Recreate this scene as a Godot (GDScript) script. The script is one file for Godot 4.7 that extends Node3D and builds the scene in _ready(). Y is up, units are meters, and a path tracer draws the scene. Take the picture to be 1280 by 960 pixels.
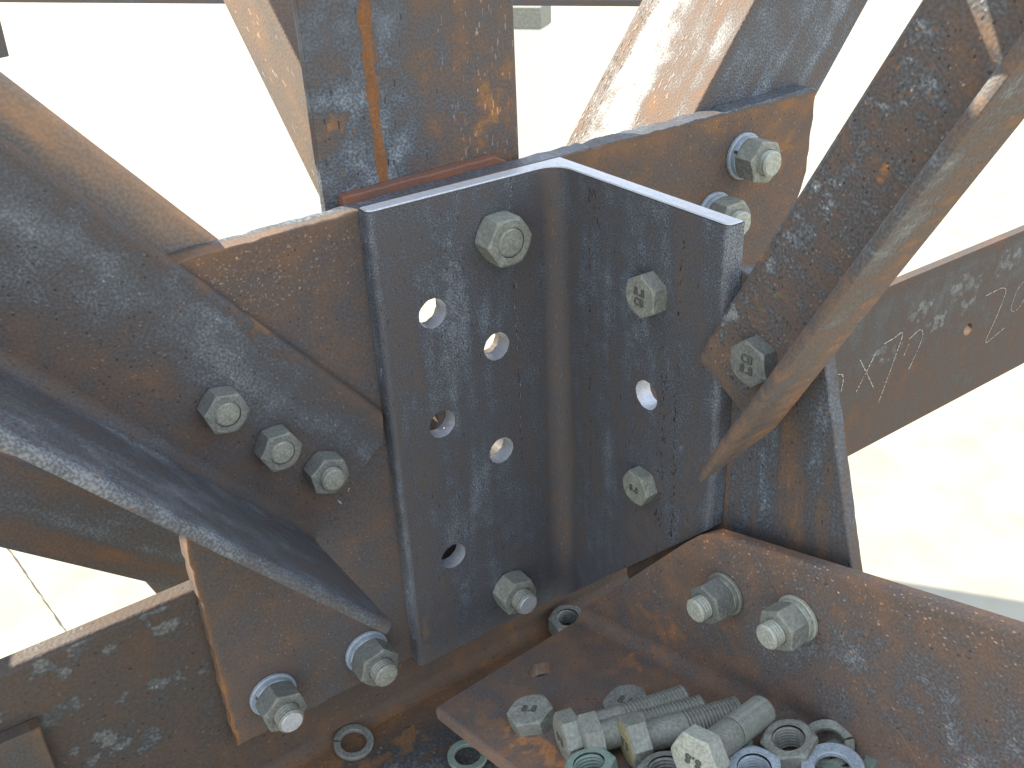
extends Node3D
# A bolted joint of a steel lattice structure, seen close up in daylight.
# World: +Y up, X runs along the big gusset plate, +Z points out of it towards the viewer. Metres.

const N := 1024
var pool: Array[PackedByteArray] = []
var rng := RandomNumberGenerator.new()
var used := {}
var mats := {}
var cam: Camera3D


func _ready() -> void:
	rng.seed = 7
	setup_view()
	make_noise()
	make_small_materials()
	build_ground()
	build_far_things()
	build_column_and_plates()
	build_braces()
	build_horizontals()
	build_splice_angle()
	build_fasteners()
	build_loose_hardware()
	build_grit()


# ---------------------------------------------------------------- view and light
func setup_view() -> void:
	cam = Camera3D.new()
	cam.name = "camera"
	cam.transform = Transform3D(Basis(Vector3(0.81618, -0.04176, 0.57628), Vector3(0.31068, 0.87265, -0.37678), Vector3(-0.48716, 0.48656, 0.72521)), Vector3(-0.50304, 0.25285, 0.66496))
	cam.fov = rad_to_deg(2.0 * atan(480.0 / 1249.0))
	cam.near = 0.02
	cam.far = 400.0
	cam.current = true
	add_child(cam)
	var sky_mat := ProceduralSkyMaterial.new()
	sky_mat.sky_top_color = Color(0.76, 0.81, 0.88)
	sky_mat.sky_horizon_color = Color(0.93, 0.93, 0.91)
	sky_mat.sky_curve = 0.16
	sky_mat.ground_horizon_color = Color(0.8, 0.79, 0.75)
	sky_mat.ground_bottom_color = Color(0.55, 0.53, 0.48)
	sky_mat.sun_angle_max = 1.0
	var sky := Sky.new()
	sky.sky_material = sky_mat
	var env := Environment.new()
	env.background_mode = Environment.BG_SKY
	env.sky = sky
	env.background_energy_multiplier = 1.0
	env.tonemap_mode = Environment.TONE_MAPPER_LINEAR
	env.tonemap_exposure = 3.1
	env.sdfgi_enabled = true
	env.ssao_enabled = true
	env.ssil_enabled = true
	var we := WorldEnvironment.new()
	we.name = "world_environment"
	we.environment = env
	add_child(we)
	var sun := DirectionalLight3D.new()
	sun.name = "sun"
	sun.light_color = Color(1.0, 0.95, 0.86)
	sun.light_energy = 1.6
	sun.light_angular_distance = 0.5
	sun.shadow_enabled = true
	sun.look_at_from_position(Vector3.ZERO, Vector3(0.3708, -0.5592, 0.7415), Vector3.UP)
	add_child(sun)


# ---------------------------------------------------------------- naming
func numbered(called: String) -> String:
	var k: int = used.get(called, 0)
	used[called] = k + 1
	return called if k == 0 else "%s_%03d" % [called, k]


func tag(o: Node3D, label: String, category: String, group := "") -> Node3D:
	o.set_meta("label", label)
	o.set_meta("category", category)
	if group != "":
		o.set_meta("group", group)
	return o


func mesh_thing(called: String, mesh: Mesh, m: Material, at: Transform3D, label: String, category: String, group := "") -> MeshInstance3D:
	var o := MeshInstance3D.new()
	o.name = numbered(called)
	o.mesh = mesh
	o.material_override = m
	o.transform = at
	add_child(o, true)
	tag(o, label, category, group)
	return o


func thing(called: String, at: Transform3D, label: String, category: String, group := "") -> Node3D:
	var o := Node3D.new()
	o.name = numbered(called)
	o.transform = at
	add_child(o, true)
	tag(o, label, category, group)
	return o


func part(parent: Node3D, called: String, mesh: Mesh, m: Material, at := Transform3D.IDENTITY) -> MeshInstance3D:
	var o := MeshInstance3D.new()
	o.name = called
	o.mesh = mesh
	o.material_override = m
	o.transform = at
	parent.add_child(o, true)
	return o


func structure(called: String, mesh: Mesh, m: Material, at := Transform3D.IDENTITY) -> MeshInstance3D:
	var o := MeshInstance3D.new()
	o.name = called
	o.mesh = mesh
	o.material_override = m
	o.transform = at
	o.set_meta("kind", "structure")
	add_child(o, true)
	return o


func frame(x: Vector3, y: Vector3, at: Vector3) -> Transform3D:
	x = x.normalized()
	y = (y - x * y.dot(x)).normalized()
	return Transform3D(Basis(x, y, x.cross(y)), at)


# ---------------------------------------------------------------- textures
func noise_bytes(type: int, freq: float, octaves: int, sd: int, w := N, h := N) -> PackedByteArray:
	var f := FastNoiseLite.new()
	f.noise_type = type
	f.frequency = freq
	f.fractal_octaves = octaves
	f.seed = sd
	if type == FastNoiseLite.TYPE_CELLULAR:
		f.fractal_type = FastNoiseLite.FRACTAL_NONE
		f.cellular_return_type = FastNoiseLite.RETURN_DISTANCE
	var im := f.get_seamless_image(w, h, false, false, 0.12, true)
	im.convert(Image.FORMAT_L8)
	if w != N or h != N:
		im.resize(N, N, Image.INTERPOLATE_CUBIC)
	return im.get_data()


func make_noise() -> void:
	pool.append(noise_bytes(FastNoiseLite.TYPE_SIMPLEX_SMOOTH, 0.0035, 6, 3))          # 0 broad patches
	pool.append(noise_bytes(FastNoiseLite.TYPE_SIMPLEX_SMOOTH, 0.018, 5, 11))          # 1 blotches
	pool.append(noise_bytes(FastNoiseLite.TYPE_SIMPLEX, 0.2, 3, 23))                  # 2 grain
	pool.append(noise_bytes(FastNoiseLite.TYPE_SIMPLEX_SMOOTH, 0.02, 5, 31, N, 128))   # 3 streaks along v
	pool.append(noise_bytes(FastNoiseLite.TYPE_CELLULAR, 0.045, 1, 41))                # 4 spots
	pool.append(noise_bytes(FastNoiseLite.TYPE_SIMPLEX_SMOOTH, 0.05, 4, 57, 256, N))   # 5 streaks along u


func lut(stops: Array) -> Array:
	var r := PackedInt32Array()
	var g := PackedInt32Array()
	var b := PackedInt32Array()
	var q := PackedInt32Array()
	for i in 256:
		var k := 0
		while k < stops.size() - 2 and i > stops[k + 1][0]:
			k += 1
		var f := clampf((i - float(stops[k][0])) / (float(stops[k + 1][0]) - float(stops[k][0])), 0.0, 1.0)
		var ca: Color = stops[k][1]
		var cb: Color = stops[k + 1][1]
		var c := ca.lerp(cb, f)
		r.append(int(c.r * 255.0))
		g.append(int(c.g * 255.0))
		b.append(int(c.b * 255.0))
		q.append(int(lerpf(stops[k][2], stops[k + 1][2], f) * 255.0))
	return [r, g, b, q]


func c8(r: int, g: int, b: int) -> Color:
	return Color(r / 255.0, g / 255.0, b / 255.0)


# the run of colours of bare hot-rolled steel, from fresh rust to intact mill scale
func steel_stops(tint := Color.WHITE, chroma := 1.0) -> Array:
	var s := [
		[0, c8(136, 94, 58), 0.9], [38, c8(109, 83, 64), 0.86], [84, c8(93, 78, 69), 0.8], [118, c8(84, 75, 71), 0.7],
		[146, c8(76, 74, 77), 0.6], [176, c8(74, 79, 86), 0.52], [214, c8(86, 95, 105), 0.46], [255, c8(112, 121, 128), 0.44]]
	for e in s:
		var c: Color = e[1]
		c = c.lerp(Color(c.get_luminance(), c.get_luminance(), c.get_luminance()), 1.0 - chroma * 0.84)
		e[1] = Color(c.r * tint.r, c.g * tint.g, c.b * tint.b)
	return s


func curve_row(points: Array, n: int, lo: float, size: float) -> PackedFloat32Array:
	var out := PackedFloat32Array()
	out.resize(n)
	if points.is_empty():
		return out
	for i in n:
		var x := lo + size * (i + 0.5) / n
		var k := 0
		while k < points.size() - 2 and x > points[k + 1][0]:
			k += 1
		if points.size() == 1:
			out[i] = points[0][1]
		else:
			var f := clampf((x - float(points[k][0])) / (float(points[k + 1][0]) - float(points[k][0])), 0.0, 1.0)
			out[i] = lerpf(points[k][1], points[k + 1][1], f)
	return out


# o: rect (metres), px (pixels per metre), base, w [patch, blotch, grain, streak v, streak u], u / v bias lists,
# patches [[u, v, radius u, radius v, shift]], spots, stops, pits [[u, v0, v1, jitter, count, dark]], scratches
func steel(called: String, o: Dictionary) -> StandardMaterial3D:
	var rect: Rect2 = o.rect
	var ppm: float = o.get("px", 1450.0)
	var w := mini(N, int(rect.size.x * ppm))
	var h := mini(N, int(rect.size.y * ppm))
	var l := lut(o.get("stops", steel_stops()))
	var lr: PackedInt32Array = l[0]
	var lg: PackedInt32Array = l[1]
	var lb: PackedInt32Array = l[2]
	var lq: PackedInt32Array = l[3]
	var sd: int = o.get("seed", 1)
	var ox := (sd * 331) % N
	var oy := (sd * 577) % N
	var wt: Array = o.get("w", [1.0, 0.8, 0.3, 0.3, 0.0])
	var w0 := float(wt[0]) * 0.42
	var w1 := float(wt[1]) * 0.42
	var w2 := float(wt[2]) * 0.75
	var w3 := float(wt[3])
	var w4 := float(wt[4])
	var mean := (w0 + w1 + w2 + w3 + w4) * 127.5
	var ub := curve_row(o.get("u", []), w, rect.position.x, rect.size.x)
	var vb := curve_row(o.get("v", []), h, rect.position.y, rect.size.y)
	var field := PackedFloat32Array()
	field.resize(w * h)
	for p in o.get("patches", []):
		var x0 := maxi(0, int((p[0] - p[2] - rect.position.x) / rect.size.x * w))
		var x1 := mini(w, int((p[0] + p[2] - rect.position.x) / rect.size.x * w))
		var y0 := maxi(0, int((p[1] - p[3] - rect.position.y) / rect.size.y * h))
		var y1 := mini(h, int((p[1] + p[3] - rect.position.y) / rect.size.y * h))
		for y in range(y0, y1):
			var dv: float = ((y + 0.5) / h * rect.size.y + rect.position.y - p[1]) / p[3]
			for x in range(x0, x1):
				var du: float = ((x + 0.5) / w * rect.size.x + rect.position.x - p[0]) / p[2]
				var e: float = 1.0 - du * du - dv * dv + (pool[1][((y * 2 + 91) & 1023) << 10 | ((x * 2 + 17) & 1023)] - 128.0) / 62.0 - 0.35
				if e > 0.0:
					field[y * w + x] += float(p[4]) * minf(1.0, e * 1.3)
	var base: float = o.get("base", 125.0)
	var spots: float = o.get("spots", 0.0)
	var gate: float = o.get("gate", 140.0)
	var grain: float = o.get("grain", 0.34)
	var pa := pool[0]
	var pb := pool[1]
	var pc := pool[2]
	var pd := pool[3]
	var pe := pool[4]
	var pf := pool[5]
	var col := PackedByteArray()
	col.resize(w * h * 3)
	var rel := PackedByteArray()
	rel.resize(w * h * 3)
	var g0 := 1.0 - grain * 0.5
	var g1 := grain / 255.0
	for y in h:
		var row := ((y + oy) & 1023) << 10
		var vbias := vb[y] + base - mean
		for x in w:
			var i := row | ((x + ox) & 1023)
			var fine := pc[i]
			var t := int(vbias + ub[x] + field[y * w + x] + w0 * pa[i] + w1 * pb[i] + w2 * fine + w3 * pd[i] + w4 * pf[i])
			if pe[i] + (fine - 128) * 0.16 < spots and pa[(i + 70000) & 1048575] > gate:
				t = 10 + (fine >> 2)
			t = clampi(t, 0, 255)
			var g := g0 + g1 * fine
			var k := (y * w + x) * 3
			col[k] = mini(255, int(lr[t] * g))
			col[k + 1] = mini(255, int(lg[t] * g))
			col[k + 2] = mini(255, int(lb[t] * g))
			rel[k] = clampi((t >> 3) + (fine >> 1) + (pb[(i + 5000) & 1048575] >> 2), 0, 255)
			rel[k + 1] = clampi(lq[t] + (fine >> 3) - 16, 0, 255)
	var r2 := RandomNumberGenerator.new()
	r2.seed = sd * 13 + 5
	for p in o.get("pits", []):
		for n in int(p[4]):
			var u: float = p[0] + r2.randfn(0.0, p[3])
			var v: float = r2.randf_range(p[1], p[2])
			var dx := int((u - rect.position.x) / rect.size.x * w)
			var dy := int((v - rect.position.y) / rect.size.y * h)
			var long := r2.randi_range(2 if p.size() < 7 else 1, 9 if p.size() < 7 else int(p[6]))
			var wide := r2.randi_range(1, 2)
			for yy in range(dy - long / 2, dy + (long + 1) / 2):
				for xx in range(dx, dx + wide):
					if xx >= 0 and yy >= 0 and xx < w and yy < h:
						var k := (yy * w + xx) * 3
						var f: float = p[5]
						col[k] = clampi(int(col[k] * f), 0, 255)
						col[k + 1] = clampi(int(col[k + 1] * f), 0, 255)
						col[k + 2] = clampi(int(col[k + 2] * f), 0, 255)
						rel[k] = 5 if f < 1.0 else 230
	var tex := ImageTexture.create_from_image(Image.create_from_data(w, h, false, Image.FORMAT_RGB8, col))
	var rtex := ImageTexture.create_from_image(Image.create_from_data(w, h, false, Image.FORMAT_RGB8, rel))
	var m := StandardMaterial3D.new()
	m.resource_name = called
	m.albedo_texture = tex
	m.roughness = 1.0
	m.roughness_texture = rtex
	m.roughness_texture_channel = BaseMaterial3D.TEXTURE_CHANNEL_GREEN
	m.metallic_specular = o.get("spec", 0.5)
	m.heightmap_enabled = true
	m.heightmap_texture = rtex
	m.heightmap_scale = o.get("relief", 0.05)
	return m


func mottled(called: String, stops: Array, scale: float, sd: int, relief := 0.02, metal := 0.0) -> StandardMaterial3D:
	var w := 256
	var l := lut(stops)
	var col := PackedByteArray()
	col.resize(w * w * 3)
	var rel := PackedByteArray()
	rel.resize(w * w * 3)
	for y in w:
		for x in w:
			var i := ((y * 4 + sd * 97) & 1023) << 10 | ((x * 4 + sd * 61) & 1023)
			var fine := pool[2][((y + sd * 31) & 1023) << 10 | ((x + sd * 77) & 1023)]
			var t := clampi(int(0.75 * pool[1][i] + 0.45 * pool[0][i] + 0.35 * fine - 70.0), 0, 255)
			var k := (y * w + x) * 3
			col[k] = l[0][t]
			col[k + 1] = l[1][t]
			col[k + 2] = l[2][t]
			rel[k] = clampi(fine / 2 + pool[1][i] / 2, 0, 255)
			rel[k + 1] = l[3][t]
	var m := StandardMaterial3D.new()
	m.resource_name = called
	m.albedo_texture = ImageTexture.create_from_image(Image.create_from_data(w, w, false, Image.FORMAT_RGB8, col))
	var rtex := ImageTexture.create_from_image(Image.create_from_data(w, w, false, Image.FORMAT_RGB8, rel))
	m.roughness = 1.0
	m.roughness_texture = rtex
	m.roughness_texture_channel = BaseMaterial3D.TEXTURE_CHANNEL_GREEN
	m.metallic = metal
	m.uv1_triplanar = true
	m.uv1_scale = Vector3.ONE * scale
	return m


func make_small_materials() -> void:
	mats.galv = mottled("galvanised_dull", [[0, c8(96, 94, 82), 0.75], [110, c8(118, 119, 110), 0.6], [170, c8(130, 133, 125), 0.55], [255, c8(152, 155, 146), 0.5]], 14.0, 3, 0.03, 0.1)
	mats.galv_dark = mottled("galvanised_dark", [[0, c8(80, 79, 72), 0.75], [110, c8(102, 104, 99), 0.6], [170, c8(114, 117, 112), 0.5], [255, c8(134, 138, 132), 0.45]], 14.0, 9, 0.03, 0.1)
	mats.galv_pale = mottled("galvanised_pale", [[0, c8(120, 119, 106), 0.7], [110, c8(144, 146, 134), 0.6], [170, c8(158, 161, 150), 0.5], [255, c8(178, 181, 172), 0.45]], 14.0, 5, 0.03, 0.1)
	mats.zinc = mottled("bright_zinc", [[0, c8(112, 120, 126), 0.5], [120, c8(138, 148, 156), 0.42], [255, c8(168, 178, 187), 0.36]], 18.0, 6, 0.015)
	mats.zinc_green = mottled("zinc_greenish", [[0, c8(92, 106, 98), 0.55], [120, c8(112, 128, 118), 0.5], [255, c8(134, 150, 140), 0.45]], 18.0, 8, 0.015)
	mats.stained = mottled("stained_head", [[0, c8(112, 100, 66), 0.75], [110, c8(136, 126, 92), 0.65], [255, c8(160, 154, 124), 0.55]], 14.0, 12, 0.04)
	mats.polished = mottled("cut_bright_end", [[0, c8(150, 152, 156), 0.4], [255, c8(204, 206, 210), 0.3]], 20.0, 2, 0.01, 0.4)
	mats.sawn = mottled("sawn_steel", [[0, c8(150, 151, 154), 0.5], [120, c8(176, 178, 182), 0.42], [255, c8(196, 198, 202), 0.36]], 26.0, 19, 0.02, 0.15)
	mats.grime_and_shade = mottled("grimy_shaded_letters", [[0, c8(62, 62, 56), 0.8], [255, c8(88, 89, 83), 0.7]], 26.0, 15)  # letters coloured dark for both grime and the shadow round raised strokes
	mats.drilled = mottled("drilled_steel", [[0, c8(150, 152, 158), 0.45], [120, c8(178, 181, 188), 0.36], [255, c8(204, 207, 214), 0.3]], 30.0, 17, 0.02, 0.35)
	mats.rust = mottled("brown_rust", [[0, c8(92, 62, 40), 0.9], [120, c8(116, 78, 48), 0.9], [255, c8(140, 98, 60), 0.9]], 16.0, 21)
	mats.chalk = mottled("chalk", [[0, c8(140, 128, 118), 1.0], [120, c8(172, 162, 152), 1.0], [255, c8(204, 196, 188), 1.0]], 22.0, 4, 0.05)
	mats.brown = steel("brown_steel", {"rect": Rect2(0, 0, 0.7, 0.7), "seed": 4, "base": 112.0, "w": [0.9, 0.8, 0.35, 0.3, 0.0], "spots": 22.0, "gate": 150.0})
	mats.blue = steel("scaled_steel", {"rect": Rect2(0, 0, 0.7, 0.7), "seed": 9, "base": 140.0, "w": [1.0, 0.8, 0.35, 0.4, 0.0], "spots": 18.0, "gate": 150.0})


# ---------------------------------------------------------------- meshes
func tri(st: SurfaceTool, a: Vector3, b: Vector3, c: Vector3, na: Vector3, nb: Vector3, nc: Vector3, ua: Vector2, ub: Vector2, uc: Vector2) -> void:
	var g := (b - a).cross(c - a)
	if g.length_squared() < 1e-16:
		return
	if g.dot(na + nb + nc) > 0.0:   # clockwise is the front
		var t := b; b = c; c = t
		t = nb; nb = nc; nc = t
		var s := ub; ub = uc; uc = s
	st.set_normal(na); st.set_uv(ua); st.add_vertex(a)
	st.set_normal(nb); st.set_uv(ub); st.add_vertex(b)
	st.set_normal(nc); st.set_uv(uc); st.add_vertex(c)


func quad(st: SurfaceTool, p: Array, n: Array, u: Array) -> void:
	tri(st, p[0], p[1], p[2], n[0], n[1], n[2], u[0], u[1], u[2])
	tri(st, p[0], p[2], p[3], n[0], n[2], n[3], u[0], u[2], u[3])


func begin() -> SurfaceTool:
	var st := SurfaceTool.new()
	st.begin(Mesh.PRIMITIVE_TRIANGLES)
	return st


func circle(c: Vector2, r: float, n := 28) -> PackedVector2Array:
	var out := PackedVector2Array()
	for i in n:
		out.append(c + Vector2.from_angle(TAU * i / n) * r)
	return out


# triangles of a polygon with round holes, as triples of points
func fill(outer: PackedVector2Array, holes: Array, grid := 0.03) -> Array:
	var pts := PackedVector2Array(outer)
	for h in holes:
		pts.append_array(circle(Vector2(h[0], h[1]), h[2]))
		for q in circle(Vector2(h[0], h[1]), h[2] * 1.7, 14):
			if Geometry2D.is_point_in_polygon(q, outer):
				pts.append(q)
	var box := Rect2(outer[0], Vector2.ZERO)
	for p in outer:
		box = box.expand(p)
	var y := box.position.y + grid * 0.61
	while y < box.end.y:
		var x := box.position.x + grid * 0.57
		while x < box.end.x:
			var q := Vector2(x + 0.0013 * sin(y * 900.0), y + 0.0011 * sin(x * 700.0))
			var ok := Geometry2D.is_point_in_polygon(q, outer)
			for h in holes:
				ok = ok and q.distance_to(Vector2(h[0], h[1])) > h[2] * 1.9
			if ok:
				var near := INF
				for k in outer.size():
					near = minf(near, q.distance_to(Geometry2D.get_closest_point_to_segment(q, outer[k], outer[(k + 1) % outer.size()])))
				if near > grid * 0.3:
					pts.append(q)
			x += grid
		y += grid
	var idx := Geometry2D.triangulate_delaunay(pts)
	var out := []
	for k in range(0, idx.size(), 3):
		var a := pts[idx[k]]
		var b := pts[idx[k + 1]]
		var c := pts[idx[k + 2]]
		var m := (a + b + c) / 3.0
		if not Geometry2D.is_point_in_polygon(m, outer):
			continue
		var inside := false
		for h in holes:
			inside = inside or m.distance_to(Vector2(h[0], h[1])) < h[2] * 0.98
		if not inside and absf((b - a).cross(c - a)) > 1e-10:
			out.append([a, b, c])
	return out


func densify(poly: PackedVector2Array, step: float, jitter := 0.0, sd := 1) -> PackedVector2Array:
	var r2 := RandomNumberGenerator.new()
	r2.seed = sd
	var out := PackedVector2Array()
	for k in poly.size():
		var a := poly[k]
		var b := poly[(k + 1) % poly.size()]
		var n := maxi(1, int(a.distance_to(b) / step))
		var side := (b - a).normalized().orthogonal()
		for i in n:
			out.append(a.lerp(b, float(i) / n) + (side * r2.randfn(0.0, jitter) if i > 0 else Vector2.ZERO))
	return out


func inset(poly: PackedVector2Array, d: float) -> PackedVector2Array:
	var out := PackedVector2Array()
	var area := 0.0
	for k in poly.size():
		area += poly[k].cross(poly[(k + 1) % poly.size()])
	var s := 1.0 if area > 0.0 else -1.0
	for k in poly.size():
		var a := (poly[k] - poly[(k - 1 + poly.size()) % poly.size()]).normalized()
		var b := (poly[(k + 1) % poly.size()] - poly[k]).normalized()
		var na := Vector2(-a.y, a.x) * s
		var nb := Vector2(-b.y, b.x) * s
		var m := (na + nb).normalized()
		out.append(poly[k] + m * d / maxf(0.5, m.dot(na)))
	return out


# a flat plate: z 0 is its back, z t its front
func plate_mesh(outer: PackedVector2Array, holes: Array, t: float, bevel: float, rect: Rect2, jitter := 0.0, sd := 1) -> ArrayMesh:
	var st := begin()
	var edge := densify(outer, 0.007, jitter, sd)
	var ins := inset(edge, bevel)
	var uv := func(p: Vector2) -> Vector2: return (p - rect.position) / rect.size
	for f in fill(ins, holes):
		for side in [0, 1]:
			var z := t if side else 0.0
			var n := Vector3(0, 0, 1 if side else -1)
			tri(st, Vector3(f[0].x, f[0].y, z), Vector3(f[1].x, f[1].y, z), Vector3(f[2].x, f[2].y, z), n, n, n, uv.call(f[0]), uv.call(f[1]), uv.call(f[2]))
	for k in edge.size():
		var k2 := (k + 1) % edge.size()
		var a := edge[k]
		var b := edge[k2]
		var ia := ins[k]
		var ib := ins[k2]
		var o2 := (a - ia + b - ib).normalized()
		var n := Vector3(o2.x, o2.y, 0)
		var ring := [[ia, ib, t], [a, b, t - bevel], [a, b, bevel], [ia, ib, 0.0]]
		for j in 3:
			var nn := (n + Vector3(0, 0, 1.0 - j)).normalized()
			var p: Array = ring[j]
			var q: Array = ring[j + 1]
			var drop := o2 * (0.002 * j)
			quad(st, [Vector3(p[0].x, p[0].y, p[2]), Vector3(p[1].x, p[1].y, p[2]), Vector3(q[1].x, q[1].y, q[2]), Vector3(q[0].x, q[0].y, q[2])], [nn, nn, nn, nn],
				[uv.call(p[0]), uv.call(p[1]), uv.call(q[1] + drop * 4.0), uv.call(q[0] + drop * 4.0)])
	for h in holes:
		wall_of_hole(st, h, func(p: Vector2, z: float) -> Vector3: return Vector3(p.x, p.y, z), 0.0, t, uv)
	return st.commit()


func wall_of_hole(st: SurfaceTool, h: Array, place: Callable, z0: float, z1: float, uv: Callable) -> void:
	var ring := circle(Vector2(h[0], h[1]), h[2])
	for k in ring.size():
		var a := ring[k]
		var b := ring[(k + 1) % ring.size()]
		var c := Vector2(h[0], h[1])
		var o: Vector3 = place.call(c, z0)
		var na: Vector3 = (o - place.call(a, z0)).normalized()
		var nb: Vector3 = (o - place.call(b, z0)).normalized()
		quad(st, [place.call(a, z0), place.call(b, z0), place.call(b, z1), place.call(a, z1)], [na, nb, nb, na], [uv.call(a), uv.call(b), uv.call(b * 1.01), uv.call(a * 1.01)])


# a rolled angle. Heel at the local origin; leg A runs along x (outer face y = 0), leg B along y (outer face x = 0), axis z.
# z0, z1: callables (profile point -> end). holes: [leg, across, along, radius]. u = x - y, v = z.
func angle_mesh(a: float, b: float, t: float, rf: float, rt: float, ro: float, z0: Callable, z1: Callable, holes: Array, rect: Rect2, open_end := false) -> ArrayMesh:
	var st := begin()
	var prof := []   # [point, normal]
	var arc := func(c: Vector2, r: float, from: float, to: float, n: int, flip := 1.0) -> void:
		for i in n + 1:
			var d := Vector2.from_angle(deg_to_rad(lerpf(from, to, float(i) / n)))
			prof.append([c + d * r, d * flip])
	var flat := func(p: Vector2, q: Vector2, step: float) -> void:
		var n := maxi(1, int(p.distance_to(q) / step))
		var d := (q - p).normalized()
		for i in range(1, n):
			prof.append([p.lerp(q, float(i) / n), Vector2(d.y, -d.x)])
	var stepa := 0.008 if holes.is_empty() else 10.0
	arc.call(Vector2(ro, ro), ro, 180.0, 270.0, 5)
	flat.call(Vector2(ro, 0), Vector2(a - 0.001, 0), stepa)
	arc.call(Vector2(a - 0.001, 0.001), 0.001, 270.0, 360.0, 2)
	arc.call(Vector2(a - rt, t - rt), rt, 0.0, 90.0, 6)
	flat.call(Vector2(a - rt, t), Vector2(t + rf, t), stepa)
	arc.call(Vector2(t + rf, t + rf), rf, 270.0, 180.0, 8, -1.0)
	flat.call(Vector2(t, t + rf), Vector2(t, b - rt), stepa)
	arc.call(Vector2(t - rt, b - rt), rt, 0.0, 90.0, 6)
	arc.call(Vector2(0.001, b - 0.001), 0.001, 90.0, 180.0, 2)
	flat.call(Vector2(0, b - 0.001), Vector2(0, ro), stepa)
	var uv := func(p: Vector2, z: float) -> Vector2: return (Vector2(p.x - p.y, z) - rect.position) / rect.size
	var n := prof.size()
	for k in n:
		var p: Vector2 = prof[k][0]
		var q: Vector2 = prof[(k + 1) % n][0]
		var np: Vector2 = prof[k][1]
		var nq: Vector2 = prof[(k + 1) % n][1]
		var pz0: float = z0.call(p)
		var pz1: float = z1.call(p)
		var qz0: float = z0.call(q)
		var qz1: float = z1.call(q)
		var leg := ""
		if not holes.is_empty() and p.distance_to(q) > 0.05:
			leg = "A" if absf(p.y - q.y) < 1e-6 else "B"
		if leg != "":
			# flat face with holes: triangulate in (across, along)
			var across := func(v: Vector2) -> float: return v.x if leg == "A" else v.y
			var hs := []
			for h in holes:
				if h[0] == leg:
					hs.append([h[1], h[2], h[3]])
			var pa: float = across.call(p)
			var qa: float = across.call(q)
			var poly := PackedVector2Array()
			for i in 10:
				var m := p.lerp(q, i / 10.0)
				poly.append(Vector2(across.call(m), z0.call(m)))
			poly.append(Vector2(qa, qz0))
			for i in 10:
				var m := q.lerp(p, i / 10.0)
				poly.append(Vector2(across.call(m), z1.call(m)))
			poly.append(Vector2(pa, pz1))
			var keep := p.y if leg == "A" else p.x
			var place := func(v: Vector2) -> Vector2: return Vector2(v.x, keep) if leg == "A" else Vector2(keep, v.x)
			var nrm := Vector3(np.x, np.y, 0)
			if p.distance_to(q) > 0.05:
				var d := (q - p).normalized()
				nrm = Vector3(d.y, -d.x, 0)
			for f in fill(densify(poly, 0.012), hs):
				var w := []
				var us := []
				for e in f:
					var xy: Vector2 = place.call(e)
					w.append(Vector3(xy.x, xy.y, e.y))
					us.append(uv.call(xy, e.y))
				tri(st, w[0], w[1], w[2], nrm, nrm, nrm, us[0], us[1], us[2])
		else:
			var a3 := Vector3(np.x, np.y, 0)
			var b3 := Vector3(nq.x, nq.y, 0)
			quad(st, [Vector3(p.x, p.y, pz0), Vector3(q.x, q.y, qz0), Vector3(q.x, q.y, qz1), Vector3(p.x, p.y, pz1)], [a3, b3, b3, a3],
				[uv.call(p, pz0), uv.call(q, qz0), uv.call(q, qz1), uv.call(p, pz1)])
	for h in holes:
		if open_end:
			continue
		var is_a: bool = h[0] == "A"
		var place3 := func(v: Vector2, z: float) -> Vector3: return Vector3(v.x, z, v.y) if is_a else Vector3(z, v.x, v.y)
		var uv2 := func(v: Vector2) -> Vector2: return (Vector2(v.x if is_a else -v.x, v.y) - rect.position) / rect.size
		wall_of_hole(st, [h[1], h[2], h[3]], place3, 0.0, t, uv2)
	var ring := PackedVector2Array()
	for e in prof:
		ring.append(e[0])
	var idx := Geometry2D.triangulate_delaunay(ring)
	for k in range(0, idx.size(), 3):
		if not Geometry2D.is_point_in_polygon((ring[idx[k]] + ring[idx[k + 1]] + ring[idx[k + 2]]) / 3.0, ring):
			continue
		for end in 2:
			if end == 1 and open_end:
				continue
			var w := []
			var us := []
			for j in 3:
				var p: Vector2 = ring[idx[k + j]]
				var z: float = z1.call(p) if end else z0.call(p)
				w.append(Vector3(p.x, p.y, z))
				us.append(uv.call(p, z))
			var nn: Vector3 = (w[1] - w[0]).cross(w[2] - w[0]).normalized()
			if (nn.z > 0.0) != (end == 1):
				nn = -nn
			tri(st, w[0], w[1], w[2], nn, nn, nn, us[0], us[1], us[2])
	return st.commit()


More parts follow.
